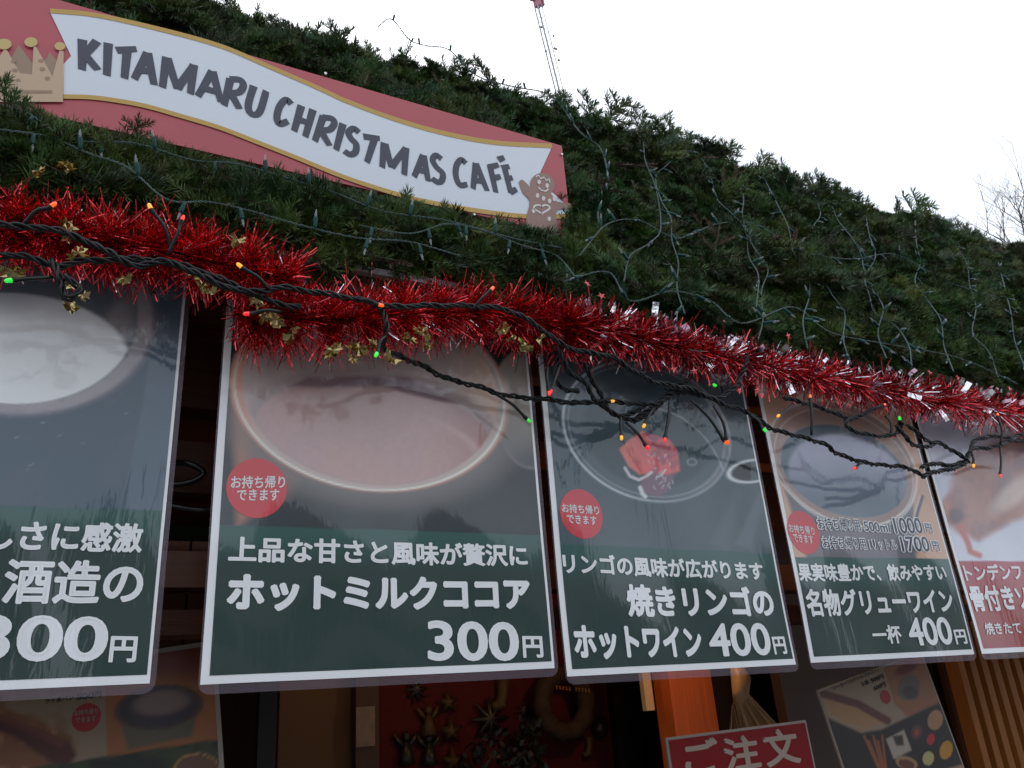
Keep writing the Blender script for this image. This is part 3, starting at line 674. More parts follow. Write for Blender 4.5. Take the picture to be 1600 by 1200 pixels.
def blocked(p, tip):                         # keeps the sign free: nothing pierces it or rises over its foot
    if p.x > .70 and tip.x > .70: return False
    if (p.y - SGY) * (tip.y - SGY) < 0 and max(p.z, tip.z) > CZ + .76: return True
    if p.z - CZ > .76 and p.z - CZ < 1.03 and min(p.y, tip.y) < SGY + .035 and p.y > SGY: return True
    for q in (p, tip):
        z = (q.z - CZ)
        if q.y < SGY + .02 and z / max(.5, q.y) > .756 + .012 * (vnoise(np.array([q.x]), np.array([.3]), .03, 9)[0] - .4): return True
        if SGY - .02 < q.y < SGY + .02 and z > .775: return True
    return False
def put(p, d, n, sc, k):
    if blocked(p, p + d.normalized() * .078 * sc): return
    pts.append(tuple(p)); rots.append(tuple(frame(d, n).to_euler())); scl.append(sc); knd.append(k)
for i in range(NT):
    x = random.uniform(SX0 + .3, SX1); s_ = random.uniform(-.02, RLEN); cl = clump(x, s_)
    lift = random.uniform(-.02, .008) + lf(x) * max(0, cl - .25) * random.random() ** .4
    p = rpt(x, s_, lift)
    th = random.gauss(-1.3, 1.25) if random.random() < .65 else random.uniform(0, 6.28)   # angle in slope: -pi/2 = down
    d = Vector((1, 0, 0)) * math.cos(th) + RUP * math.sin(th) + RN * random.uniform(-.05, .35 + .6 * cl)
    if s_ < .03: d = Vector((random.uniform(-1, 1), 0, 0)) + RUP * random.uniform(.0, .9) + RN * random.uniform(.0, .3)
    put(p, d, RN + Vector((random.uniform(-.5, .5), random.uniform(-.5, .5), random.uniform(-.5, .5))), random.uniform(.7, 1.3), random.choices((0, 1, 2, 3, 4, 5), (5, 3, 3, 4, 1., .18))[0])
for i in range(1300):                        # crest tufts
    x = random.uniform(SX0 + .3, SX1); p = rpt(x, RLEN - random.uniform(0, .05), .005)
    put(p, Vector((random.uniform(-1, 1), random.uniform(-.6, .2), random.uniform(-.2, 1.1))), RN, random.uniform(.5, .75) + .45 * (vnoise(np.array([x]), np.array([.5]), .05, 3)[0] > .62), random.choice((0, 1, 3)))
for i in range(1500):                        # fringe hiding the sign's foot
    x = random.uniform(-.5, .74); p = rpt(x, random.uniform(.03, .19), .025)
    put(p, Vector((random.uniform(-.9, .9), -.15, random.uniform(.0, .8))), RN, random.uniform(.5, .85), random.choice((0, 1, 2, 3)))
for i in range(1500):                        # twigs hanging over the gutter
    x = random.uniform(-.6, SX1)
    if .20 < x < .46: continue
    p = rpt(x, random.uniform(-.01, .04), .02)
    put(p, Vector((random.uniform(-.7, .7), -.1, random.uniform(-1, .1))), RN, random.uniform(.5, .8), random.choice((0, 1, 3)))
tag(scatter('fir_greenery', pts, rots, scl, knd), 'dense dark green fir twigs covering the whole stall roof around the sign', 'greenery', kind='stuff')
# single sprigs that stand out
SPR = [((208, 240), (218, 178), 'fir sprig pointing up over the sign foot below letters KIT'), ((40, 190), (-12, 112), 'dark fir sprig overlapping the crown at the left frame edge'),
 ((700, 112), (742, 92), 'fir sprig on the roof crest behind the end of the sign'), ((879, 178), (881, 140), 'thin upright fir sprig in front of the distant mast'),
 ((945, 190), (985, 152), 'long fir sprig leaning right with a light socket beside it'), ((996, 210), (1008, 170), 'fir sprig on the crest just right of the long leaning one'),
 ((1068, 238), (1082, 205), 'short bushy fir sprig near the middle of the roof crest'), ((1128, 258), (1146, 218), 'broad fir sprig standing tall on the middle of the crest'),
 ((1186, 284), (1206, 240), 'fir sprig on the crest left of the upright light socket'), ((1272, 310), (1286, 270), 'fir sprig on the crest right of the upright light socket'),
 ((1308, 322), (1315, 292), 'tiny round fir sprig on the right half of the crest'), ((1422, 346), (1447, 306), 'tallest fir sprig leaning right against the sky near right end'),
 ((1462, 372), (1476, 340), 'loose fir sprig just right of the tallest one'), ((1500, 385), (1512, 350), 'last fir sprig on the crest beside the bare tree')]
for a, b_, lb in SPR:
    if a[1] > 180 and a[0] < 300: A = at(*a, .99); B = at(*b_, .98)
    else:
        yy = ridge.y - .02; A = at(*a, yy); B = at(*b_, yy)
    d = B - A; L_ = d.length; r0 = empty('fir_sprig', A, lb, 'sprig', 'single fir sprigs standing out of the greenery')
    M = Matrix.Translation(A) @ frame(d, Vector((0.2, -1, .3))).to_4x4() @ Matrix.Scale(L_ / .085 * .95, 4)
    me = twig_mesh(hash(a) % 97, .085, 5, 1.0)
    o = place('twig', me, None, r0, M)

# ------------------------------------------------------------------ mini light strings over the fir
M_wire = mat('pale_green_wire', (.045, .085, .07), rough=.45, spec=.45)
M_sock = mat('teal_green_socket', (.004, .045, .038), rough=.5, spec=.25)
M_bulb = mat('clear_glass_bulb', (.4, .45, .46), rough=.08, spec=.8, alpha=.28, coat=1)
b = MB(); b.tube([(0, 0, 0), (.001, 0, 0), (.006, 0, 0), (.017, 0, 0), (.0185, 0, 0)], [.0016, .0026, .0030, .0034, .0030], 8); SOCK = b.mesh('socket', True)
b = MB(); b.tube([(.0185, 0, 0), (.023, 0, 0), (.028, 0, 0), (.0315, 0, 0)], [.0019, .0020, .0014, .0003], 8); BULB = b.mesh('bulb', True)
def twist(b, path, r, rad, pitch, k=2, step=.003, n=4, am=.25):
    P = smooth([tuple(p) for p in path], 8); D = [0]
    for p, q in zip(P[:-1], P[1:]): D.append(D[-1] + (q - p).length)
    Lt = D[-1]; m = max(3, int(Lt / step)); C = []; j = 0
    for i in range(m):
        s = Lt * i / (m - 1) * .9999
        while D[j + 1] < s: j += 1
        C.append(P[j].lerp(P[j + 1], (s - D[j]) / max(1e-9, D[j + 1] - D[j])))
    nr = None; out = [[] for _ in range(k)]
    for i, p in enumerate(C):
        t = (C[min(i + 1, m - 1)] - C[max(i - 1, 0)]).normalized()
        if nr is None: nr = t.cross(Vector((.1, -1, .2))).normalized()
        nr = (nr - t * nr.dot(t)).normalized(); bn = t.cross(nr)
        for q in range(k):
            a = 2 * math.pi * (q / k + i * step / pitch); out[q].append(p + (nr * math.cos(a) + bn * math.sin(a)) * rad * (1 + am * math.sin(i * .13 + q * 2)))
    for o_ in out: b.tube(o_, r, n)
    return C
def mini_string(path, label, every=.075, sockdir=None, k=1.):
    root = empty('mini_light_string', path[0], label, 'light string', 'clear mini light strings laid over the fir roof')
    b = MB(); C = twist(b, path, .00062 * k, .0009 * k, .014); b.build('wire', M_wire, root, True)
    acc = 0; nxt = every * random.uniform(.2, .9)
    for i in range(1, len(C)):
        acc += (C[i] - C[i - 1]).length
        if acc > nxt:
            nxt = acc + every * random.uniform(.75, 1.3); t = (C[i] - C[i - 1]).normalized()
            d = sockdir() if sockdir else (t * random.uniform(-.4, .6) + Vector((random.choice((-1, 1)) * random.uniform(.2, 1), 0, random.uniform(-.9, .6))) + RN * .15)
            M = Matrix.Translation(C[i]) @ frame(d, Vector((.1, -1, .1))).to_4x4()
            M = M @ Matrix.Scale(.88, 4); so_ = place('socket', SOCK, M_sock, root, M); place('bulb', BULB, M_bulb, so_, M)
def rp(L, l=.07): return [roof(px, py, l + random.uniform(-.006, .012)) for px, py in L]
mini_string([at(590, 42, ridge.y), at(612, 30, ridge.y - .01), at(640, 62, ridge.y - .01)] + rp([(668, 72), (702, 78), (745, 118), (800, 135), (862, 150), (905, 205), (940, 235), (950, 290), (935, 330), (940, 360)]), 'mini light string rising over the crest above the sign',
            sockdir=lambda: Vector((random.uniform(-.4, .4), -.1, 1)), k=1.6)
ST = [([(945, 172), (968, 195), (1002, 215), (1008, 250), (1022, 285), (1030, 320), (1032, 360), (1015, 380), (985, 400), (975, 440)], 'mini light string falling just right of the sign in a thick twist'),
 ([(1040, 205), (1056, 232), (1045, 255), (1025, 275), (1032, 310), (1048, 340), (1050, 375), (1060, 410), (1058, 450), (1070, 490)], 'mini light string hanging down from the crest above the third poster'),
 ([(1055, 235), (1090, 240), (1110, 275), (1120, 310), (1145, 335), (1165, 360), (1170, 400), (1185, 430), (1182, 480)], 'mini light string arching right from the crest then dropping'),
 ([(1165, 258), (1155, 285), (1162, 310), (1160, 335), (1168, 365), (1180, 390), (1200, 420), (1190, 455), (1192, 500), (1185, 530)], 'mini light string starting under the crest at the roof middle'),
 ([(1195, 280), (1215, 320), (1232, 355), (1240, 395), (1262, 420), (1265, 460), (1255, 500), (1262, 545)], 'mini light string down the middle of the roof with small bends'),
 ([(1262, 275), (1275, 310), (1282, 335), (1270, 358), (1272, 400), (1285, 430), (1300, 460), (1320, 490), (1318, 530), (1330, 570)], 'mini light string beginning at the upright socket on the crest'),
 ([(1300, 322), (1310, 345), (1330, 370), (1345, 395), (1350, 420), (1362, 450), (1380, 480), (1372, 520), (1385, 560)], 'mini light string right of the upright socket, running steeply down'),
 ([(1352, 330), (1358, 365), (1368, 400), (1352, 432), (1358, 460), (1368, 490), (1400, 510), (1420, 540), (1425, 575)], 'mini light string splitting near its lower end on the right half'),
 ([(1430, 345), (1432, 380), (1438, 410), (1430, 440), (1450, 470), (1470, 500), (1475, 540), (1490, 580)], 'mini light string under the tallest sprig at the crest'),
 ([(1490, 380), (1510, 410), (1515, 445), (1525, 480), (1520, 520), (1545, 550), (1560, 590)], 'mini light string second from the right frame edge'),
 ([(1560, 410), (1570, 450), (1580, 490), (1585, 530), (1600, 570), (1612, 600)], 'mini light string nearest the right frame edge'),
 ([(905, 400), (950, 350), (1000, 345), (1060, 372), (1120, 350), (1180, 350), (1250, 390), (1330, 405), (1400, 398), (1480, 440), (1560, 465)], 'mini light string running sideways across the roof slope'),
 ([(880, 440), (950, 425), (985, 470), (1050, 455), (1110, 470), (1160, 505), (1240, 480), (1300, 520), (1400, 540), (1500, 560), (1590, 600)], 'mini light string running sideways just above the tinsel')]
for L_, lb in ST: mini_string(rp(L_, .078), lb, .095)
dn = lambda: Vector((random.uniform(-.3, .3), -.1, random.choice((-1, -1, -1, 1))))
for L_, lb in (([(-30, 200), (20, 205), (80, 215), (140, 240), (200, 262), (262, 312), (330, 316), (400, 332), (470, 352), (560, 372), (640, 378), (720, 400)], 'lower mini light string crossing the fir below the sign'),
              ([(-20, 160), (40, 175), (110, 218), (210, 224), (300, 250), (370, 256), (440, 276), (520, 300), (600, 330), (700, 345), (800, 372), (880, 388)], 'upper mini light string along the foot of the sign'),
              ([(560, 352), (640, 365), (700, 350), (760, 362), (820, 385), (870, 400), (905, 440)], 'short mini light string below the gingerbread figure')):
    mini_string(rp(L_, .064), lb, .075, dn)

# ------------------------------------------------------------------ tinsel garlands
M_tin = mat('red_metallic_foil', (.84, .034, .044), rough=.13, metal=1., coat=1, coat_rough=.06)
M_tin2 = mat('dark_red_metallic_foil', (.40, .025, .04), rough=.16, metal=1., coat=1, coat_rough=.06)
M_sil = mat('silver_foil', (.86, .83, .86), rough=.12, metal=1.)
M_gf = mat('pale_gold_foil', (.42, .33, .15), rough=.2, metal=1.)
M_starr = mat('red_foil_star_paint', (.75, .02, .03), rough=.3, coat=1)
def tinsel(path, R, n, label, mats, grp, flat=.75, wd=.00115):
    root = empty('tinsel_garland', path[0], label, 'garland', grp); P = smooth([tuple(p) for p in path], 10)
    b = MB(); b.tube(P, .002, 5); b.build('core_wire', M_black, root)
    for m, frac in mats:  # the silver share of strands puts highlights into the tinsel's colour
        b = MB()
        for i in range(int(n * frac)):
            u = random.random() * (len(P) - 1.001); j = int(u); p = P[j].lerp(P[j + 1], u - j); t = (P[j + 1] - P[j]).normalized()
            a = random.uniform(0, 6.283); e1 = t.cross(Vector((0, 1, 0))).normalized(); e2 = t.cross(e1)
            d = (e1 * math.cos(a) + e2 * math.sin(a) + t * random.uniform(-.55, .55)).normalized(); L_ = R * random.uniform(.45, 1.15) * (1 + .22 * math.sin(u * 1.1) * math.sin(u * 2.3 + a)); d = (d + t * .7 * math.sin(u * .9)).normalized()
            wv = d.cross(Vector((random.uniform(-1, 1), random.uniform(-1, 1), random.uniform(-1, 1)))).normalized() * wd / 2
            bend = Vector((random.uniform(-1, 1), random.uniform(-1, 1), random.uniform(-1, .4))) * R * .14
            q0, q1, q2, q3 = p, p + d * L_ * .4 + bend * .3, p + d * L_ * .75 + bend * .7, p + d * L_ + bend * 1.3; w2 = (wv + bend * .02)
            b.add([q0 - wv, q0 + wv, q1 - wv, q1 + wv, q2 - w2, q2 + w2, q3 - w2 * .8, q3 + w2 * .8], [(0, 1, 3, 2), (2, 3, 5, 4), (4, 5, 7, 6)])
        tag(b.build('foil_strands', m, root), kind='stuff')
    return root, P
gl, Pl = tinsel([at(-160, 330, .93), at(-60, 345, .93), at(60, 362, .93), at(160, 378, .93), at(260, 392, .93), at(360, 415, .93), at(455, 440, .93)], .053, 8200, 'bright red tinsel garland with gold holly leaves at the upper left', ((M_tin, .72), (M_tin2, .24), (M_sil, .04)), 'red tinsel garlands along the eave')
gm, Pm = tinsel([at(370, 492, .945), at(450, 497, .94), at(540, 500, .935), at(620, 492, .935), at(700, 488, .935), at(780, 490, .935), at(850, 505, .935), at(900, 520, .935)], .055, 8600, 'red tinsel garland over the cocoa poster with gold leaves below it', ((M_tin, .66), (M_tin2, .30), (M_sil, .04)), 'red tinsel garlands along the eave')
gr, Pr = tinsel([at(880, 508, .93), at(960, 520, .93), at(1050, 540, .93), at(1150, 562, .93), at(1250, 583, .93), at(1350, 604, .93), at(1450, 622, .93), at(1550, 640, .93), at(1680, 660, .93), at(1800, 680, .93)], .047, 14000, 'red tinsel garland with shiny silver strips and small stars on the right', ((M_tin, .48), (M_tin2, .36), (M_sil, .16)), 'red tinsel garlands along the eave', wd=.0014)
def strip_mesh(k):
    r = random.Random(k); L_ = .026; wd = .0058; v = []; f = []
    for i in range(5):
        t = i / 4; x = L_ * t; z = .002 * math.sin(t * 3 + k); tw = (t - .5) * r.uniform(-1, 1)
        v += [(x, -wd * math.cos(tw), z - wd * math.sin(tw)), (x, wd * math.cos(tw), z + wd * math.sin(tw))]
        if i: n = 2 * i; f.append((n - 2, n - 1, n + 1, n))
    me = bpy.data.meshes.new('foil_strip'); me.from_pydata(v, [], f); me.polygons.foreach_set('use_smooth', [True] * 4); me.materials.append(M_sil if k % 3 else M_lil); return me
M_lil = mat('lilac_tinted_foil', (.42, .27, .33), rough=.15, metal=1.)
SM = [strip_mesh(k) for k in range(6)]
for i in range(295):
    u = random.random() ** .85 * (len(Pr) - 1.01); j = int(u); p = Pr[j].lerp(Pr[j + 1], u - j); t = (Pr[j + 1] - Pr[j]).normalized()
    a = random.gauss(.55, 1.1); e1 = Vector((0, -1, 0)); e2 = Vector((0, 0, 1)); rd = e1 * math.cos(a) + e2 * math.sin(a)
    if rd.y > .5: rd.y *= -1
    d = (rd + t * random.uniform(-.8, .8)).normalized(); p = p + rd * random.uniform(.016, .040)
    place('foil_strip', SM[i % 6], None, gr, Matrix.Translation(p) @ frame(d, Vector((random.uniform(-1, 1), -1, random.uniform(-.2, 1.6)))).to_4x4() @ Matrix.Scale(random.choice((.3, .4, .5, .7, .95)), 4))
def star_mesh():
    v = [(0, 0, .0012)]; f = []
    for k in range(10): r = .0075 if k % 2 == 0 else .0032; a = math.pi * k / 5; v.append((r * math.cos(a), r * math.sin(a), 0))
    for k in range(10): f.append((0, 1 + k, 1 + (k + 1) % 10))
    v.append((0, 0, -.0012)); f += [(11, 1 + (k + 1) % 10, 1 + k) for k in range(10)]
    me = bpy.data.meshes.new('foil_star'); me.from_pydata(v, [], f); me.materials.append(M_starr); return me
STM = star_mesh()
for sx, sy, bx, by in ((918, 443, 925, 490), (940, 462, 935, 500), (1040, 500, 1040, 525), (1053, 577, 1045, 545), (1085, 580, 1080, 550), (1130, 500, 1132, 540), (1155, 610, 1150, 570), (1183, 610, 1180, 570), (1190, 618, 1192, 575), (1232, 525, 1230, 560),
                      (1376, 556, 1380, 590), (1453, 582, 1450, 610), (1500, 669, 1492, 640), (1497, 590, 1500, 620), (1532, 678, 1530, 640), (1578, 607, 1580, 630), (1548, 662, 1550, 640)):
    p = at(sx, sy, .905); s_ = place('foil_star', STM, None, gr, Matrix.Translation(p) @ frame(Vector((1, 0, random.uniform(-1, 1))), Vector((random.uniform(-.6, .6), -1, .2))).to_4x4())
    q = MB(); q.tube([p, at(bx, by, .925)], .0008, 4); q.build('star_stem', M_starr, gr)
def holly(k):
    r = random.Random(k); n = 16; v = [(0, 0, .002)]; f = []; A_ = .022
    for j, q in enumerate((.5, 1.0)):
        for i in range(n):
            a = 2 * math.pi * i / n; rr = A_ * q * (1 - (.0 if j == 0 else .30 * (i % 2))) * r.uniform(.82, 1.1)
            v.append((rr * math.cos(a) * 1.1, rr * .72 * math.sin(a), r.uniform(-.005, .005) * (1 + j) + .006 * math.cos(2 * a + k)))
    for i in range(n): f += [(0, 1 + i, 1 + (i + 1) % n), (1 + i, 1 + n + i, 1 + n + (i + 1) % n, 1 + (i + 1) % n)]
    me = bpy.data.meshes.new('gold_foil_leaf'); me.from_pydata(v, [], f); me.materials.append(M_gf); return me
HM = [holly(k) for k in range(7)]
for i, (px, py, gg) in enumerate(((20, 425, gl), (60, 268, gl), (104, 262, gl), (105, 360, gl), (122, 396, gl), (112, 440, gl), (128, 462, gl), (110, 478, gl), (196, 435, gl), (300, 430, gl), (318, 448, gl), (330, 455, gl), (370, 375, gl),
                                 (400, 468, gm), (432, 500, gm), (412, 496, gm), (457, 523, gm), (520, 548, gm), (560, 545, gm), (585, 538, gm), (552, 560, gm), (612, 560, gm), (640, 528, gm), (668, 540, gm), (660, 520, gm), (785, 515, gm), (800, 530, gm), (820, 540, gm), (845, 530, gm))):
    p = at(px, py, .885 + random.uniform(0, .02)); place('gold_foil_leaf', HM[i % 7], None, gg, Matrix.Translation(p) @ frame(Vector((random.uniform(-1, 1), random.uniform(-.3, .3), random.uniform(-1, 1))), Vector((random.uniform(-.9, .9), -1, random.uniform(-.4, 1)))).to_4x4() @ Matrix.Scale(random.uniform(.35, .7), 4))

# ------------------------------------------------------------------ coloured LED strings
EM = {'o': (1, .12, .01), 'a': (1, .45, .02), 'r': (1, .02, .02), 'g': (.02, .8, .05)}
LM = {k: mat('lit_led_' + n_, tuple(x * .6 for x in EM[k]), rough=.15, emit=EM[k], estr=.7, coat=1) for k, n_ in (('o', 'orange'), ('a', 'amber'), ('r', 'red'), ('g', 'green'))}
b = MB(); b.tube([(0, 0, 0), (.001, 0, 0), (.0045, 0, 0), (.0062, 0, 0), (.0068, 0, 0)], [.0028, .0024, .0024, .0015, .0004], 10); LED0 = b.mesh('led', True)
LEDM = {k: LED0.copy() for k in EM}
def led_string(paths, leads, label, k=3):
    root = empty('led_light_string', at(*paths[0][0][:2], .92), label, 'light string', 'coloured light strings on thick black cable')
    for pth in paths:
        b = MB(); twist(b, [at(*p) for p in pth], .0018, .0024, .040, k, .004, 6, .6); b.build('cable', M_black, root, True)
    for (bx, by, by_), (tx, ty, ty_), c in leads:
        A = at(bx, by, by_); B = at(tx, ty, ty_); d = (B - A)
        mid = (A + B) / 2 + Vector((random.uniform(-.004, .004), -.003, random.uniform(-.004, .004))); e = d.normalized() * .004
        b = MB(); b.tube([(p.x, p.y, p.z) for p in smooth([tuple(A), tuple(mid), tuple(B - e), tuple(B)], 4)], [.0022] * 8 + [.0031] * 5, 7); b.build('lead', M_black, root, True)
        place('led', LEDM[c], LM[c], root, Matrix.Translation(B) @ frame(d, Vector((.1, -1, .1))).to_4x4())
def yy(L, ys):                               # spread depths along a path
    n = len(L); return [(p[0], p[1], ys[0] + (ys[1] - ys[0]) * i / (n - 1)) if len(p) == 2 else p for i, p in enumerate(L)]
led_string([yy([(-120, 340), (0, 352), (60, 355), (120, 370), (170, 395), (215, 415), (262, 408), (300, 425), (365, 452), (400, 455), (445, 450), (500, 458), (560, 468), (592, 478)], (.868, .875)),
            yy([(-80, 395), (30, 400), (90, 415), (130, 408), (200, 405), (270, 412), (330, 430), (420, 470), (470, 480)], (.885, .88)),
            yy([(80, 405), (95, 440), (105, 465), (125, 450), (100, 430)], (.87, .86))],
           [((35, 352, .87), (80, 322, .86), 'o'), ((268, 392, .87), (236, 326, .86), 'a'), ((262, 398, .87), (284, 344, .86), 'r'), ((420, 452, .87), (377, 417, .86), 'a'), ((440, 487, .88), (388, 490, .87), 'r'), ((82, 433, .87), (18, 438, .86), 'g'), ((560, 468, .87), (592, 476, .862), 'o')],
           'thick black light string lying across the left red tinsel')
led_string([yy([(590, 480), (660, 478), (720, 478), (790, 484), (840, 510), (868, 532), (900, 548)], (.87, .885)),
            yy([(900, 548), (955, 558), (990, 580), (1025, 598), (1060, 604), (1090, 612), (1130, 632), (1169, 645), (1206, 670), (1253, 683), (1290, 695), (1307, 708), (1347, 722), (1389, 728), (1417, 731), (1443, 745)], (.885, .935)),
            [(598, 482, .872), (604, 520, .875), (598, 545, .90), (622, 556, .93), (660, 572, .955), (700, 592, .968), (740, 602, .972), (790, 618, .972), (830, 622, .968), (862, 625, .955), (905, 630, .935), (940, 627, .925), (987, 630, .92), (1020, 632, .915), (1047, 617, .912), (1085, 612, .91)],
            yy([(1168, 556), (1160, 585), (1140, 612), (1115, 622), (1080, 614), (1040, 606)], (.90, .91)),
            yy([(868, 540), (890, 580), (915, 600), (935, 630), (970, 650), (990, 645), (1010, 632)], (.92, .93)),
            yy([(850, 525), (872, 558), (866, 585), (880, 606), (904, 612)], (.93, .93)), yy([(905, 556), (930, 600), (952, 640), (982, 656), (1004, 648), (1022, 634)], (.94, .95)),
            yy([(1095, 560), (1080, 590), (1052, 606), (1024, 640), (990, 660)], (.94, .95))],
           [((738, 484, .87), (767, 453, .86), 'o'), ((603, 525, .87), (589, 552, .862), 'g'), ((775, 616, .965), (824, 655, .962), 'g'), ((876, 568, .9), (861, 610, .893), 'r'), ((856, 572, .9), (858, 612, .893), 'r'), ((935, 628, .92), (954, 627, .915), 'a'), ((1023, 636, .9), (1007, 664, .89), 'a'),
            ((970, 650, .9), (971, 682, .89), 'a'), ((978, 660, .9), (1010, 697, .89), 'r'), ((1047, 622, .89), (1039, 685, .885), 'r'), ((1080, 625, .9), (1132, 689, .893), 'o'), ((1115, 634, .89), (1136, 688, .89), 'o'), ((1130, 612, .92), (1118, 603, .915), 'g'), ((1172, 648, .885), (1193, 670, .875), 'g'), ((1347, 724, .89), (1336, 731, .888), 'r')],
           'longest black light string drooping over the cocoa, apple and wine posters')
led_string([yy([(1225, 622), (1268, 633), (1295, 642), (1330, 655), (1352, 646), (1378, 634)], (.905, .90)), yy([(1325, 655), (1322, 666), (1345, 677), (1372, 681), (1395, 680), (1408, 668), (1404, 660)], (.90, .89)),
            yy([(1400, 664), (1412, 680), (1430, 696), (1450, 698), (1464, 692), (1482, 700), (1505, 715), (1515, 722)], (.89, .89)), yy([(1418, 664), (1440, 682), (1460, 695)], (.885, .89))],
           [((1240, 631, .9), (1217, 649, .89), 'a'), ((1268, 680, .89), (1266, 622, .885), 'o'), ((1350, 645, .9), (1380, 633, .89), 'o'), ((1383, 650, .9), (1394, 678, .895), 'r'), ((1408, 668, .89), (1406, 656, .885), 'g')],
           'short tangled black light string over the top of the mulled wine poster')
led_string([yy([(1443, 745), (1458, 738), (1487, 733), (1508, 724), (1518, 702), (1545, 700), (1572, 692), (1598, 678), (1660, 650), (1720, 640)], (.885, .90)), yy([(1440, 730), (1465, 724), (1480, 728), (1512, 718), (1522, 690), (1560, 682), (1600, 690), (1680, 690)], (.89, .90))],
           [((1518, 706, .88), (1521, 726, .876), 'a'), ((1563, 698, .885), (1563, 742, .876), 'r'), ((1563, 694, .885), (1559, 650, .88), 'o')],
           'black light string over the roast meat poster at the right edge', 4)

# ------------------------------------------------------------------ inside the stall
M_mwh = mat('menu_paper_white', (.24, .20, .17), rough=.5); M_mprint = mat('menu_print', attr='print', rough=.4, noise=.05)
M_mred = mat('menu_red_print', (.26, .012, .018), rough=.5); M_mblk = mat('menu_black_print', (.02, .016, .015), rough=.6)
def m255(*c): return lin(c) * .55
def artL(px, py):
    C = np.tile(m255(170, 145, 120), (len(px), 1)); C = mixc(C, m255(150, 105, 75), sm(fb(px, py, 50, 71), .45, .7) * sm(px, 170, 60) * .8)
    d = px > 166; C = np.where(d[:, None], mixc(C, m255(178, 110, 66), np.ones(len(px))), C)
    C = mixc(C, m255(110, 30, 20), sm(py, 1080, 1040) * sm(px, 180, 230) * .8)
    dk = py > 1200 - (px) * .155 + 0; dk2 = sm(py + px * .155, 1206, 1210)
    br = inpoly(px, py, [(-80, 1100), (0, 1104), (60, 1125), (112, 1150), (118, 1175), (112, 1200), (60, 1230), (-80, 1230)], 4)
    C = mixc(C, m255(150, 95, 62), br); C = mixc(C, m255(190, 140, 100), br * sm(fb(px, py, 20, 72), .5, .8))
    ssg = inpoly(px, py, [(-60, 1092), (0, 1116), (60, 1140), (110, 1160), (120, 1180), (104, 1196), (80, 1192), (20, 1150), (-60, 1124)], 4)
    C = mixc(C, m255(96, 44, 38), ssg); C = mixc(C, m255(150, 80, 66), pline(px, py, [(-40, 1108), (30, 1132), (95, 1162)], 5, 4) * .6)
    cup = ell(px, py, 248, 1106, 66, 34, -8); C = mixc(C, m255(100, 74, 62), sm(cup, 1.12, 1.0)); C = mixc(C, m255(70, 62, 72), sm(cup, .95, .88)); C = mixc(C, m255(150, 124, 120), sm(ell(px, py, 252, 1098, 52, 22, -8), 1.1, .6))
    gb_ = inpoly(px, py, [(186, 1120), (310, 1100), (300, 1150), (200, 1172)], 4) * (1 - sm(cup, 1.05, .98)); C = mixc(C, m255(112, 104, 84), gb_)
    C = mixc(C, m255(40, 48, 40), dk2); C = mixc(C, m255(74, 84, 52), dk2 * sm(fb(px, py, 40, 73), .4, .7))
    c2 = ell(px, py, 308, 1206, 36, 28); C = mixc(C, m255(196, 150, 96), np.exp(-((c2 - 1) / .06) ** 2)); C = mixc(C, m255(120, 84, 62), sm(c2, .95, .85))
    return C
def artR(px, py):
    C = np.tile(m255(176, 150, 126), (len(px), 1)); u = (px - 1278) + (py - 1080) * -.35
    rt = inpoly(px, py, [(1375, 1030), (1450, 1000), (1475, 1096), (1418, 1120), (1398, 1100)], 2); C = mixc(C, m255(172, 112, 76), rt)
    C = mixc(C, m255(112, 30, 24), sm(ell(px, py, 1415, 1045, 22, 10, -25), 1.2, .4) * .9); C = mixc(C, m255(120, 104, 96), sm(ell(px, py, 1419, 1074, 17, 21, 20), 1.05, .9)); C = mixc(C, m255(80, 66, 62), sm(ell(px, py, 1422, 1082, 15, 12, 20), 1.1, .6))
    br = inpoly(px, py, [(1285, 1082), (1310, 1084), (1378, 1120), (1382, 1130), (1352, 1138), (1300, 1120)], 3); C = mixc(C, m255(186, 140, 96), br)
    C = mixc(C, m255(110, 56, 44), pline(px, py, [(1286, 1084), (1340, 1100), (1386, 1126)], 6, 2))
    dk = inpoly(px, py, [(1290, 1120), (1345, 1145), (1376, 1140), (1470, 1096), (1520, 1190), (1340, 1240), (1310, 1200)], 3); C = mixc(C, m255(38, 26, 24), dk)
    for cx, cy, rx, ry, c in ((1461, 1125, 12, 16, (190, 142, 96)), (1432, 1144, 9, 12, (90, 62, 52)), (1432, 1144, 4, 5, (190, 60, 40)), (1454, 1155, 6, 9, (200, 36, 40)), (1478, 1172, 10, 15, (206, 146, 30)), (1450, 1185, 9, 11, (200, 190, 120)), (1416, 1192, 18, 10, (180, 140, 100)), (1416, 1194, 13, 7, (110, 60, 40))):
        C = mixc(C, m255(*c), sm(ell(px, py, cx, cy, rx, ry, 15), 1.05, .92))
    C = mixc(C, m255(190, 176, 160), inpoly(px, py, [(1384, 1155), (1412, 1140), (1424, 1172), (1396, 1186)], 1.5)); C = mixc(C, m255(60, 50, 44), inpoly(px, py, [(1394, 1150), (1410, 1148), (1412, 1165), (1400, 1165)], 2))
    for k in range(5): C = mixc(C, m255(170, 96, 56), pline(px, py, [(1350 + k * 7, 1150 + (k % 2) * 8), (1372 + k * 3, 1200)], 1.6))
    return C
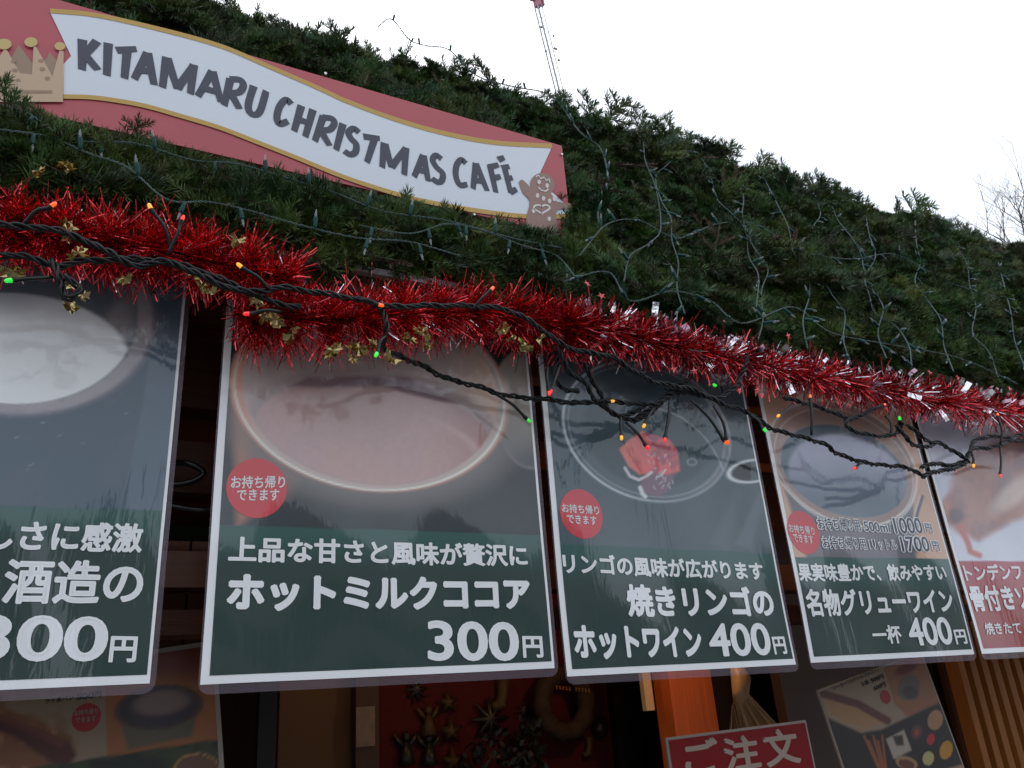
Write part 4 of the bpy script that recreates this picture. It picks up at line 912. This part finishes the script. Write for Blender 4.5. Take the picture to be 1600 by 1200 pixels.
def menu(corner, right, wpx, hgt, Y, art, label, cat='poster', stp=.003, m=M_mprint, name='menu_board', left=False):
    A = at(*corner, Y); B = at(*right, Y); s_ = (B - A); Tv = Vector((0, -1, 0)).cross(s_.normalized()) * -1
    if Tv.z < 0: Tv = -Tv
    t = empty(name, A - Tv * hgt, label, cat); Sh = Sheet(A, s_, Tv); W = s_.length
    b = MB(); P = Sh.P(np.array([0, W, W, 0, 0, W, W, 0.]), np.array([0, 0, -hgt, -hgt] * 2, float), np.array([0] * 4 + [-.004] * 4)) if False else None
    q = [A, B, B - Sh.T * hgt, A - Sh.T * hgt]; n_ = Sh.N * -.004
    b.add(q + [p + n_ for p in q], [(3, 2, 1, 0), (4, 5, 6, 7), (0, 1, 5, 4), (1, 2, 6, 5), (2, 3, 7, 6), (3, 0, 4, 7)]); b.build('backing', M_mwh, t)
    return t, Sh, W
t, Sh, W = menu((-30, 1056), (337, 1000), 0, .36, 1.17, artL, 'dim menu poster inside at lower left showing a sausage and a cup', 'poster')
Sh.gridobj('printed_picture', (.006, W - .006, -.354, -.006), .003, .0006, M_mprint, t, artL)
Sh.disc('red_sticker', (135, 1121), (112, 1121), (135, 1099), .0012, M_mred, t)
Sh.text('500', (119, 1094), (147, 1091), (119, 1084), .0012, M_mblk, t, .04); Sh.text('円', (148, 1090), (158, 1089), (148, 1081), .0012, M_mblk, t, .03)
Sh.text('ライ麦パン', (70, 1101), (115, 1094), (70, 1092), .0012, M_mblk, t, .02)
Sh.text('できます', (118, 1130), (150, 1127), (118, 1121), .0016, M_mwh, t, .02); Sh.text('お持ち帰り', (116, 1119), (153, 1115), (116, 1110), .0016, M_mwh, t, .02)
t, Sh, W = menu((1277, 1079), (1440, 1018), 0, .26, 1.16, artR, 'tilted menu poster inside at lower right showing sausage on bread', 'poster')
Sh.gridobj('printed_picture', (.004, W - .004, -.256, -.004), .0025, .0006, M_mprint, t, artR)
Sh.text('ソーセージ(グリルブルスト)', (1302, 1081), (1373, 1050), (1302, 1073), .0012, M_mblk, t, .015); Sh.text('1本 500円', (1348, 1073), (1381, 1060), (1348, 1065), .0012, M_mblk, t, .03); Sh.text('500円', (1366, 1080), (1384, 1072), (1366, 1073), .0012, M_mblk, t, .03)
Sh.disc('red_sticker', (1383, 1089), (1375, 1089), (1383, 1077), .0012, M_mred, t)
t, Sh, W = menu((1040, 1153), (1259, 1125), 0, .12, 1.13, None, 'red order sign with pale writing and a pale edge at the bottom', 'sign', name='order_sign')
M_osr = mat('order_sign_red', (.17, .004, .006), rough=.5, spec=.2); M_osw = mat('order_sign_cream', (.32, .25, .20), rough=.5, spec=.2)
b = MB(); b.add([Vector(p) for p in Sh.P(np.array([.004, W - .004, W - .004, .004]), np.array([-.116, -.116, -.004, -.004]), .0008)], [(0, 1, 2, 3)]); b.build('red_panel', M_osr, t)
Sh.text('ご', (1072, 1214), (1127, 1204), (1072, 1159), .0014, M_osw, t, .028); Sh.text('注', (1134, 1208), (1190, 1199), (1134, 1154), .0014, M_osw, t, .028); Sh.text('文', (1198, 1200), (1252, 1192), (1198, 1143), .0014, M_osw, t, .028)

def panel(name, x0p, x1p, Y, m, label, cat, z0=1.0, z1=2.16, th=.03, par=None):
    a = at(x0p, 1130, Y).x; c = at(x1p, 1130, Y).x
    b = MB(); b.box(((a + c) / 2, Y + th / 2, (z0 + z1) / 2), (c - a, th, z1 - z0))
    o = b.build(name, m, par)
    return tag(o, label, cat) if label else o
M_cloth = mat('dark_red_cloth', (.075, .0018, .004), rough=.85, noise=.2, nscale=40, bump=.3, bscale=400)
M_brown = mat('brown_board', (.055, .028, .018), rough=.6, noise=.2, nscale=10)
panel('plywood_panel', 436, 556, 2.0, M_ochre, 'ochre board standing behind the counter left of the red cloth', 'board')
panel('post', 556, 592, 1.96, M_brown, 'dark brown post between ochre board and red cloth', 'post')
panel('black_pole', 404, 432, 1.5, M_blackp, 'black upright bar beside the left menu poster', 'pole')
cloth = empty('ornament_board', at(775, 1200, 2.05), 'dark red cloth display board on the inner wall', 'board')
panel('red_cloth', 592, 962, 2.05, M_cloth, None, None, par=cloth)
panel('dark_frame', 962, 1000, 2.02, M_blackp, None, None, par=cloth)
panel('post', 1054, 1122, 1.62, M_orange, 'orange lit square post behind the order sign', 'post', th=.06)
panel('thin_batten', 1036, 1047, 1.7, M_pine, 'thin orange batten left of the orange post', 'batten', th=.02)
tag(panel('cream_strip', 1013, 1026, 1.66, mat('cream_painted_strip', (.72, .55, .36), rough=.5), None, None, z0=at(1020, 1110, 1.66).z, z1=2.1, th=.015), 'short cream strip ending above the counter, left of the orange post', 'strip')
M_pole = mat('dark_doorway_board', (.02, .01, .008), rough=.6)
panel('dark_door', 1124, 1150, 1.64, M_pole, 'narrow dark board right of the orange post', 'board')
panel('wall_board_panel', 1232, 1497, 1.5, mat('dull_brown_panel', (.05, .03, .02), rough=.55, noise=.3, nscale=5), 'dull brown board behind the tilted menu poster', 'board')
# small picture card on the post
M_card = mat('picture_card', (.2, .15, .11), rough=.4, noise=.5, nscale=35)
b = MB(); c_ = at(571, 1135, 1.955); b.box(c_, (.045, .003, .085)); tag(b.build('picture_card', M_card), 'small picture card pinned on the dark brown post', 'card')
# ornaments on the red cloth
M_og = mat('dull_gold_ornament', (.075, .045, .017), rough=.6); M_od = mat('dark_ornament', (.02, .02, .018), rough=.4); M_wr = mat('straw_wreath', (.04, .022, .012), rough=.8, bump=.8, bscale=90, noise=.4, nscale=60)
def ornament(px, py, kind, r, label):
    p = at(px, py, 2.035); b = MB(); n = 10
    if kind == 'star':
        v = [p + Vector((0, -.012, 0))]
        for k in range(n):
            rr = r * (1 if k % 2 == 0 else .45); a = math.pi / 2 + math.pi * k / 5; v.append(p + Vector((rr * math.cos(a), 0, rr * math.sin(a))))
        v.append(p + Vector((0, .01, 0)))
        b.add(v, [(0, 1 + (k + 1) % n, 1 + k) for k in range(n)] + [(n + 1, 1 + k, 1 + (k + 1) % n) for k in range(n)]); m = M_og
    elif kind == 'angel':
        b.tube([p + Vector((0, 0, -r)), p + Vector((0, 0, -r * .3)), p + Vector((0, 0, r * .35))], [r * .6, r * .4, r * .15], 8)
        b.tube([p + Vector((0, 0, r * .3)), p + Vector((0, 0, r * .5)), p + Vector((0, 0, r * .8)), p + Vector((0, 0, r * .95))], [r * .12, r * .28, r * .28, r * .08], 8)
        for s in (-1, 1): b.tube([p + Vector((s * r * .1, .004, 0)), p + Vector((s * r * .6, .004, r * .5)), p + Vector((s * r * .8, .004, r * .9))], [r * .12, r * .2, r * .05], 6)
        m = M_og if random.random() < .5 else M_od
    elif kind == 'snow':
        for k in range(4):
            a = math.pi * k / 4; d = Vector((math.cos(a), 0, math.sin(a))) * r; b.tube([p - d, p, p + d], [r * .08, r * .2, r * .08], 5)
        m = M_od
    elif kind == 'ball':
        b.tube([p + Vector((0, 0, -r)), p + Vector((0, 0, -r * .7)), p, p + Vector((0, 0, r * .7)), p + Vector((0, 0, r))], [r * .1, r * .72, r, r * .72, r * .1], 12); m = M_od
    elif kind == 'sock':
        b.tube([p + Vector((r * .3, 0, r)), p + Vector((r * .2, 0, 0)), p + Vector((0, 0, -r * .6)), p + Vector((-r * .6, 0, -r * .7))], [r * .4, r * .38, r * .42, r * .25], 8); m = M_og
    tag(b.build('hanging_' + {'star': 'star', 'angel': 'angel', 'snow': 'snowflake', 'ball': 'bauble', 'sock': 'stocking'}[kind], m, None, True), label, 'ornament', 'small ornaments on the red cloth board')
ornament(651, 1077, 'snow', .03, 'dark snowflake ornament highest at the left of the red cloth'); ornament(700, 1098, 'star', .032, 'gold star ornament uppermost in its column on the red cloth')
ornament(670, 1125, 'angel', .035, 'dull angel ornament left of the big dark snowflake, upper one'); ornament(705, 1143, 'star', .036, 'gold star ornament middle of three in its column')
ornament(635, 1168, 'angel', .038, 'leftmost angel ornament on the red cloth'); ornament(671, 1170, 'angel', .038, 'lower angel ornament second from the left'); ornament(708, 1190, 'star', .038, 'lowest gold star ornament at the bottom edge')
ornament(766, 1123, 'snow', .052, 'big dark snowflake ornament at the centre of the red cloth'); ornament(781, 1085, 'sock', .042, 'pale stocking ornament hanging near the top of the red cloth')
ornament(937, 1137, 'ball', .026, 'round black bauble at the right of the red cloth'); ornament(918, 1168, 'sock', .026, 'small dark stocking below the wreath on the red cloth')
ornament(820, 1110, 'snow', .022, 'small dark snowflake left of the straw wreath')
wp = at(882, 1098, 1.98); b = MB(); b.tube([wp + Vector((.068 * math.cos(a), 0, .072 * math.sin(a))) for a in [2 * math.pi * k / 28 for k in range(29)]], [.024 + .003 * math.sin(k * 2.3) for k in range(29)], 9, False)
wr_ = empty('straw_wreath', wp, 'straw wreath hanging over the red cloth with a small gold band of letters', 'wreath'); b.build('ring', M_wr, wr_, True)
Sw = Sheet(at(882, 1098, 1.95), (1, 0, 0), (0, 0, 1)); 
b = MB()
for k in range(11):
    if k == 5: continue
    p = at(870 + k * 5, 1074 + k * .5, 1.95); b.box(p, (.0035, .001, .009)); b.box((p.x + .002, p.y, p.z + random.choice((-.003, .003))), (.004, .0012, .0022))
tag(b.build('gold_word', mat('dull_gold_word', (.3, .15, .03), rough=.4), wr_), kind='stuff')
def dark_bush(px, py, Y, r, n, label, name, cat, m):
    b = MB(); c = at(px, py, Y); 
    for k in range(n):
        d = Vector((random.gauss(0, 1), random.gauss(0, .4), random.gauss(0, 1))).normalized(); p = c + d * r * random.random() ** .4; q = p + Vector((random.uniform(-1, 1), random.uniform(-1, 0), random.uniform(-1, 1))) * .022
        s = d.cross(Vector((.3, 1, .2))).normalized() * .007; b.add([p, (p + q) / 2 + s, q, (p + q) / 2 - s], [(0, 1, 2, 3)])
    tag(b.build('dark_leaves', m, empty(name, c, label, cat)), kind='stuff')
M_lf = mat('dark_ornament_foliage', (.015, .018, .012), rough=.4)
dark_bush(772, 1192, 1.95, .075, 300, 'dark little artificial tree in front of the red cloth', 'ornament_tree', 'tree', M_lf)
dark_bush(825, 1140, 1.98, .03, 90, 'upper dark leafy cluster hanging beside the wreath', 'leaf_cluster', 'ornament', M_lf)
dark_bush(828, 1185, 1.98, .035, 110, 'lower dark leafy cluster hanging beside the wreath', 'leaf_cluster', 'ornament', M_lf)
# pale gold fabric bow above the order sign
M_bow = mat('pale_gold_fabric', (.38, .24, .12), rough=.5, noise=.3, nscale=25, stretch=(3, 1, .5))
bw_ = empty('fabric_bow', at(1180, 1130, 1.3), 'pale golden fabric bow behind the order sign', 'bow')
def fold(pl, pr, n, name):
    b = MB(); P = []
    for i in range(n):
        t = i / (n - 1); a = Vector(pl[0]).lerp(Vector(pr[0]), t); c = Vector(pl[1]).lerp(Vector(pr[1]), t); w_ = .014 * math.sin(t * 21)
        arc = math.sin(t * math.pi) * 22
        for k in range(6): q = a.lerp(c, k / 5); P.append(at(q.x, q.y - arc * k / 5 * .0, 1.3 + w_ * (k / 5)))
    b.add(P, [(i * 6 + k, i * 6 + k + 1, i * 6 + 7 + k, i * 6 + 6 + k) for i in range(n - 1) for k in range(5)]); b.build(name, M_bow, bw_, True)
fold(((1146, 1086), (1160, 1160)), ((1168, 1082), (1232, 1150)), 40, 'bow_loop')
fold(((1143, 1104), (1138, 1150)), ((1146, 1096), (1158, 1150)), 14, 'bow_tail')
b = MB(); b.tube([at(1150, 1040, 1.32), at(1158, 1062, 1.31), at(1157, 1086, 1.3), at(1152, 1100, 1.3)], [.012, .02, .016, .008], 10); b.build('bow_knot', M_bow, bw_, True)
# black cable loops in the dark gap between the two left posters
b = MB(); b.tube([(p.x, p.y, p.z) for p in smooth([tuple(at(*p)) for p in ((180, 735, 1.09), (260, 725, 1.08), (292, 724, 1.07), (318, 738, 1.07), (300, 752, 1.07), (262, 757, 1.07), (200, 750, 1.07))], 6)], .004, 7)
b.tube([(p.x, p.y, p.z) for p in smooth([tuple(at(*p)) for p in ((180, 778, 1.08), (262, 790, 1.07), (300, 796, 1.07), (335, 796, 1.07), (420, 780, 1.08))], 6)], .004, 7)
tag(b.build('power_cable', M_black, None, True), 'looped black power cable in the dark gap between the two left posters', 'cable')
# warm work lamp that lights the post and slats
def lamp(loc, e, label, r=.03):
    t = empty('hanging_lamp', loc, label, 'lamp', None); L_ = Vector(loc)
    b = MB(); b.tube([L_ + Vector((0, 0, .05)), L_ + Vector((0, 0, .09)), L_ + Vector((0, 0, .10))], [.05, .02, .01], 14); b.build('lamp_shade', M_blackp, t, True)
    b = MB(); b.tube([L_ + Vector((0, 0, .1)), (L_.x, L_.y, CZ + .55)], .003, 6); b.build('lamp_cord', M_black, t)
    b = MB(); b.tube([L_ + Vector((0, 0, z)) for z in (-.025, -.018, 0, .018, .04)], [.004, .018, .025, .018, .01], 12); b.build('lamp_bulb', mat('lit_warm_bulb', (1, .7, .4), emit=(1, .5, .2), estr=12), t, True)
    pl = bpy.data.lights.new('lamp_light', 'POINT'); pl.energy = e; pl.color = (1, .55, .25); pl.shadow_soft_size = r
    o = bpy.data.objects.new('lamp_light', pl); COL.objects.link(o); o.parent = t; o.location = (0, 0, -.04)
lamp((1.13, 1.36, CZ + .32), 1.6, 'warm lamp hanging inside behind the apple poster')
lamp((.62, 1.75, CZ + .40), .4, 'warm lamp hanging inside behind the cocoa poster')

# ------------------------------------------------------------------ beyond the roof: mast and bare trees
M_cr = mat('faded_red_steel', (.38, .13, .17), rough=.6); M_cg = mat('grey_steel_lattice', (.30, .29, .30), rough=.6)
A = at(880, 165, 120.); B = at(841, 10, 120.); ax = (B - A).normalized(); cr = empty('crane_mast', (A.x, A.y, 0), 'distant thin lattice crane mast with a red head against white sky', 'crane')
A0 = A - ax * 75; sdv = ax.cross(Vector((0, 1, 0))).normalized(); fw = ax.cross(sdv)
hw = .62
for i, (u, v_) in enumerate(((-1, -1), (1, -1), (1, 1), (-1, 1))):
    b = MB(); b.tube([A0 + sdv * u * hw + fw * v_ * hw, B + sdv * u * hw + fw * v_ * hw], .17 if u > 0 else .11, 5); b.build('chord', M_cg, cr)
b = MB(); n = 62; Lm = (B - A0).length
for i in range(n):
    p = A0 + ax * Lm * i / n; q = A0 + ax * Lm * (i + 1) / n; s = 1 if i % 2 else -1
    for f_ in (-1, 1): b.tube([p - sdv * hw * s + fw * hw * f_, q + sdv * hw * s + fw * hw * f_], .04, 3)
    b.tube([p + sdv * hw, p + sdv * (hw + 1.1)], .035, 3); b.tube([p - sdv * hw, p + sdv * hw], .035, 3)
    b.tube([p + sdv * (hw + 1.1), q + sdv * (hw + 1.1)], .018, 3)
b.build('lattice_bracing', M_cg, cr)
b = MB(); b.tube([B + sdv * .3, at(905, 170, 120.)], .02, 3); b.tube([B + sdv * .3, at(915, 190, 120.)], .02, 3); b.build('stay_rope', M_cg, cr)
b = MB(); M3 = Matrix((sdv, fw, ax)).transposed().to_4x4()
T0 = Matrix.Translation(B) @ M3
b.box((0, 0, .8), (1.4, 1.4, 1.6), T0); b.box((0, 0, 2.2), (3.0, 1.2, .9), T0); b.box((-1.5, 0, 1.6), (.5, 1.0, 2.0), T0); b.box((1.6, 0, 2.6), (.6, 1.0, 1.6), T0); b.box((0, 0, 5), (1.6, 1.4, 4.5), T0)
b.build('crane_head', M_cr, cr)
for (px, py, s) in ((868, 76, .9), (865, 56, .4), (873, 94, .5), (846, 42, .5), (853, 80, .5)):
    b = MB(); b.box(at(px, py, 119.2), (s, .4, .35)); b.build('work_platform', M_cg, cr)
M_brk = mat('pale_grey_bark', (.11, .08, .08), rough=.9)
def tree(base, topz, spread, seed, label, lean=0., r0=.05, LF=.135):
    r = random.Random(seed); tb = MB(); cb = MB(); root = empty('bare_tree', base, label, 'tree', 'bare winter trees behind the stall')
    base = Vector(base); H = topz - base.z
    def br(p, d, L_, rad, dep, b):
        pts = [p]; 
        for i in range(4): d = (d + Vector((r.uniform(-.16, .16), r.uniform(-.16, .16), r.uniform(-.02, .12)))).normalized(); pts.append(pts[-1] + d * L_ / 4)
        b.tube(pts, [rad * (1 - .12 * i) for i in range(5)], 5 if dep < 3 else 3)
        if dep >= 6 or rad < .0025: return
        for k in range(3 if dep < 3 else 2):
            q = pts[r.randint(2, 4)]; a = r.uniform(0, 6.28); nd_ = (d + Vector((math.cos(a), math.sin(a), r.uniform(-.1, .4))) * r.uniform(.4, .85)).normalized()
            br(q, nd_, L_ * r.uniform(.58, .8), rad * r.uniform(.45, .62), dep + 1, b)
    tp = [base, base + Vector((lean * .3, 0, H * .3)), base + Vector((lean * .7, 0, H * .72))]
    tb.tube(tp, [r0 * 1.5, r0 * 1.2, r0], 8); tb.build('trunk', M_brk, root, True)
    for k in range(4): br(tp[2], Vector((r.uniform(-.4, .4), r.uniform(-.4, .4), 1)).normalized(), H * LF, r0 * .7, 0, cb)
    cb.build('crown', M_brk, root); return root
for px, py, Y, sd_, ln, r0, lb in ((1585, 305, 14., 3, .1, .09, 'slim bare tree left of the other at the right roof end'), (1665, 300, 13., 8, .1, .13, 'bare tree cut by the right frame edge'), (1750, 300, 15., 12, 0., .13, 'bare tree furthest right, mostly outside the frame')):
    p = at(px, py, Y); tree((p.x, Y, 0), p.z + .25, 1, sd_, lb, ln, r0)

# ------------------------------------------------------------------ across the square, seen only in reflections
M_bw = mat('office_wall', (.22, .20, .18), rough=.8, noise=.1, nscale=1); M_gl = mat('office_window_glass', (.03, .035, .04), rough=.1)
for i, (x, wdt, h_, lb) in enumerate(((-9, 16, 6.5, 'low office building across the square, left part'), (9, 15, 7.6, 'taller office building across the square, middle part'), (27, 16, 6.0, 'low office building across the square, right part'))):
    r = empty('office_building', (x, -22, 0), lb, 'building'); b = MB(); b.box((x, -25, h_ / 2), (wdt, 6, h_)); b.build('wall', M_bw, r)
    for fl in range(int(h_ // 2.6)):
        for k in range(5):
            q = MB(); q.box((x - wdt / 2 + 1.6 + k * 3.1, -21.98, 1.5 + fl * 2.6), (2.0, .06, 1.4)); q.build('window', M_gl, r)
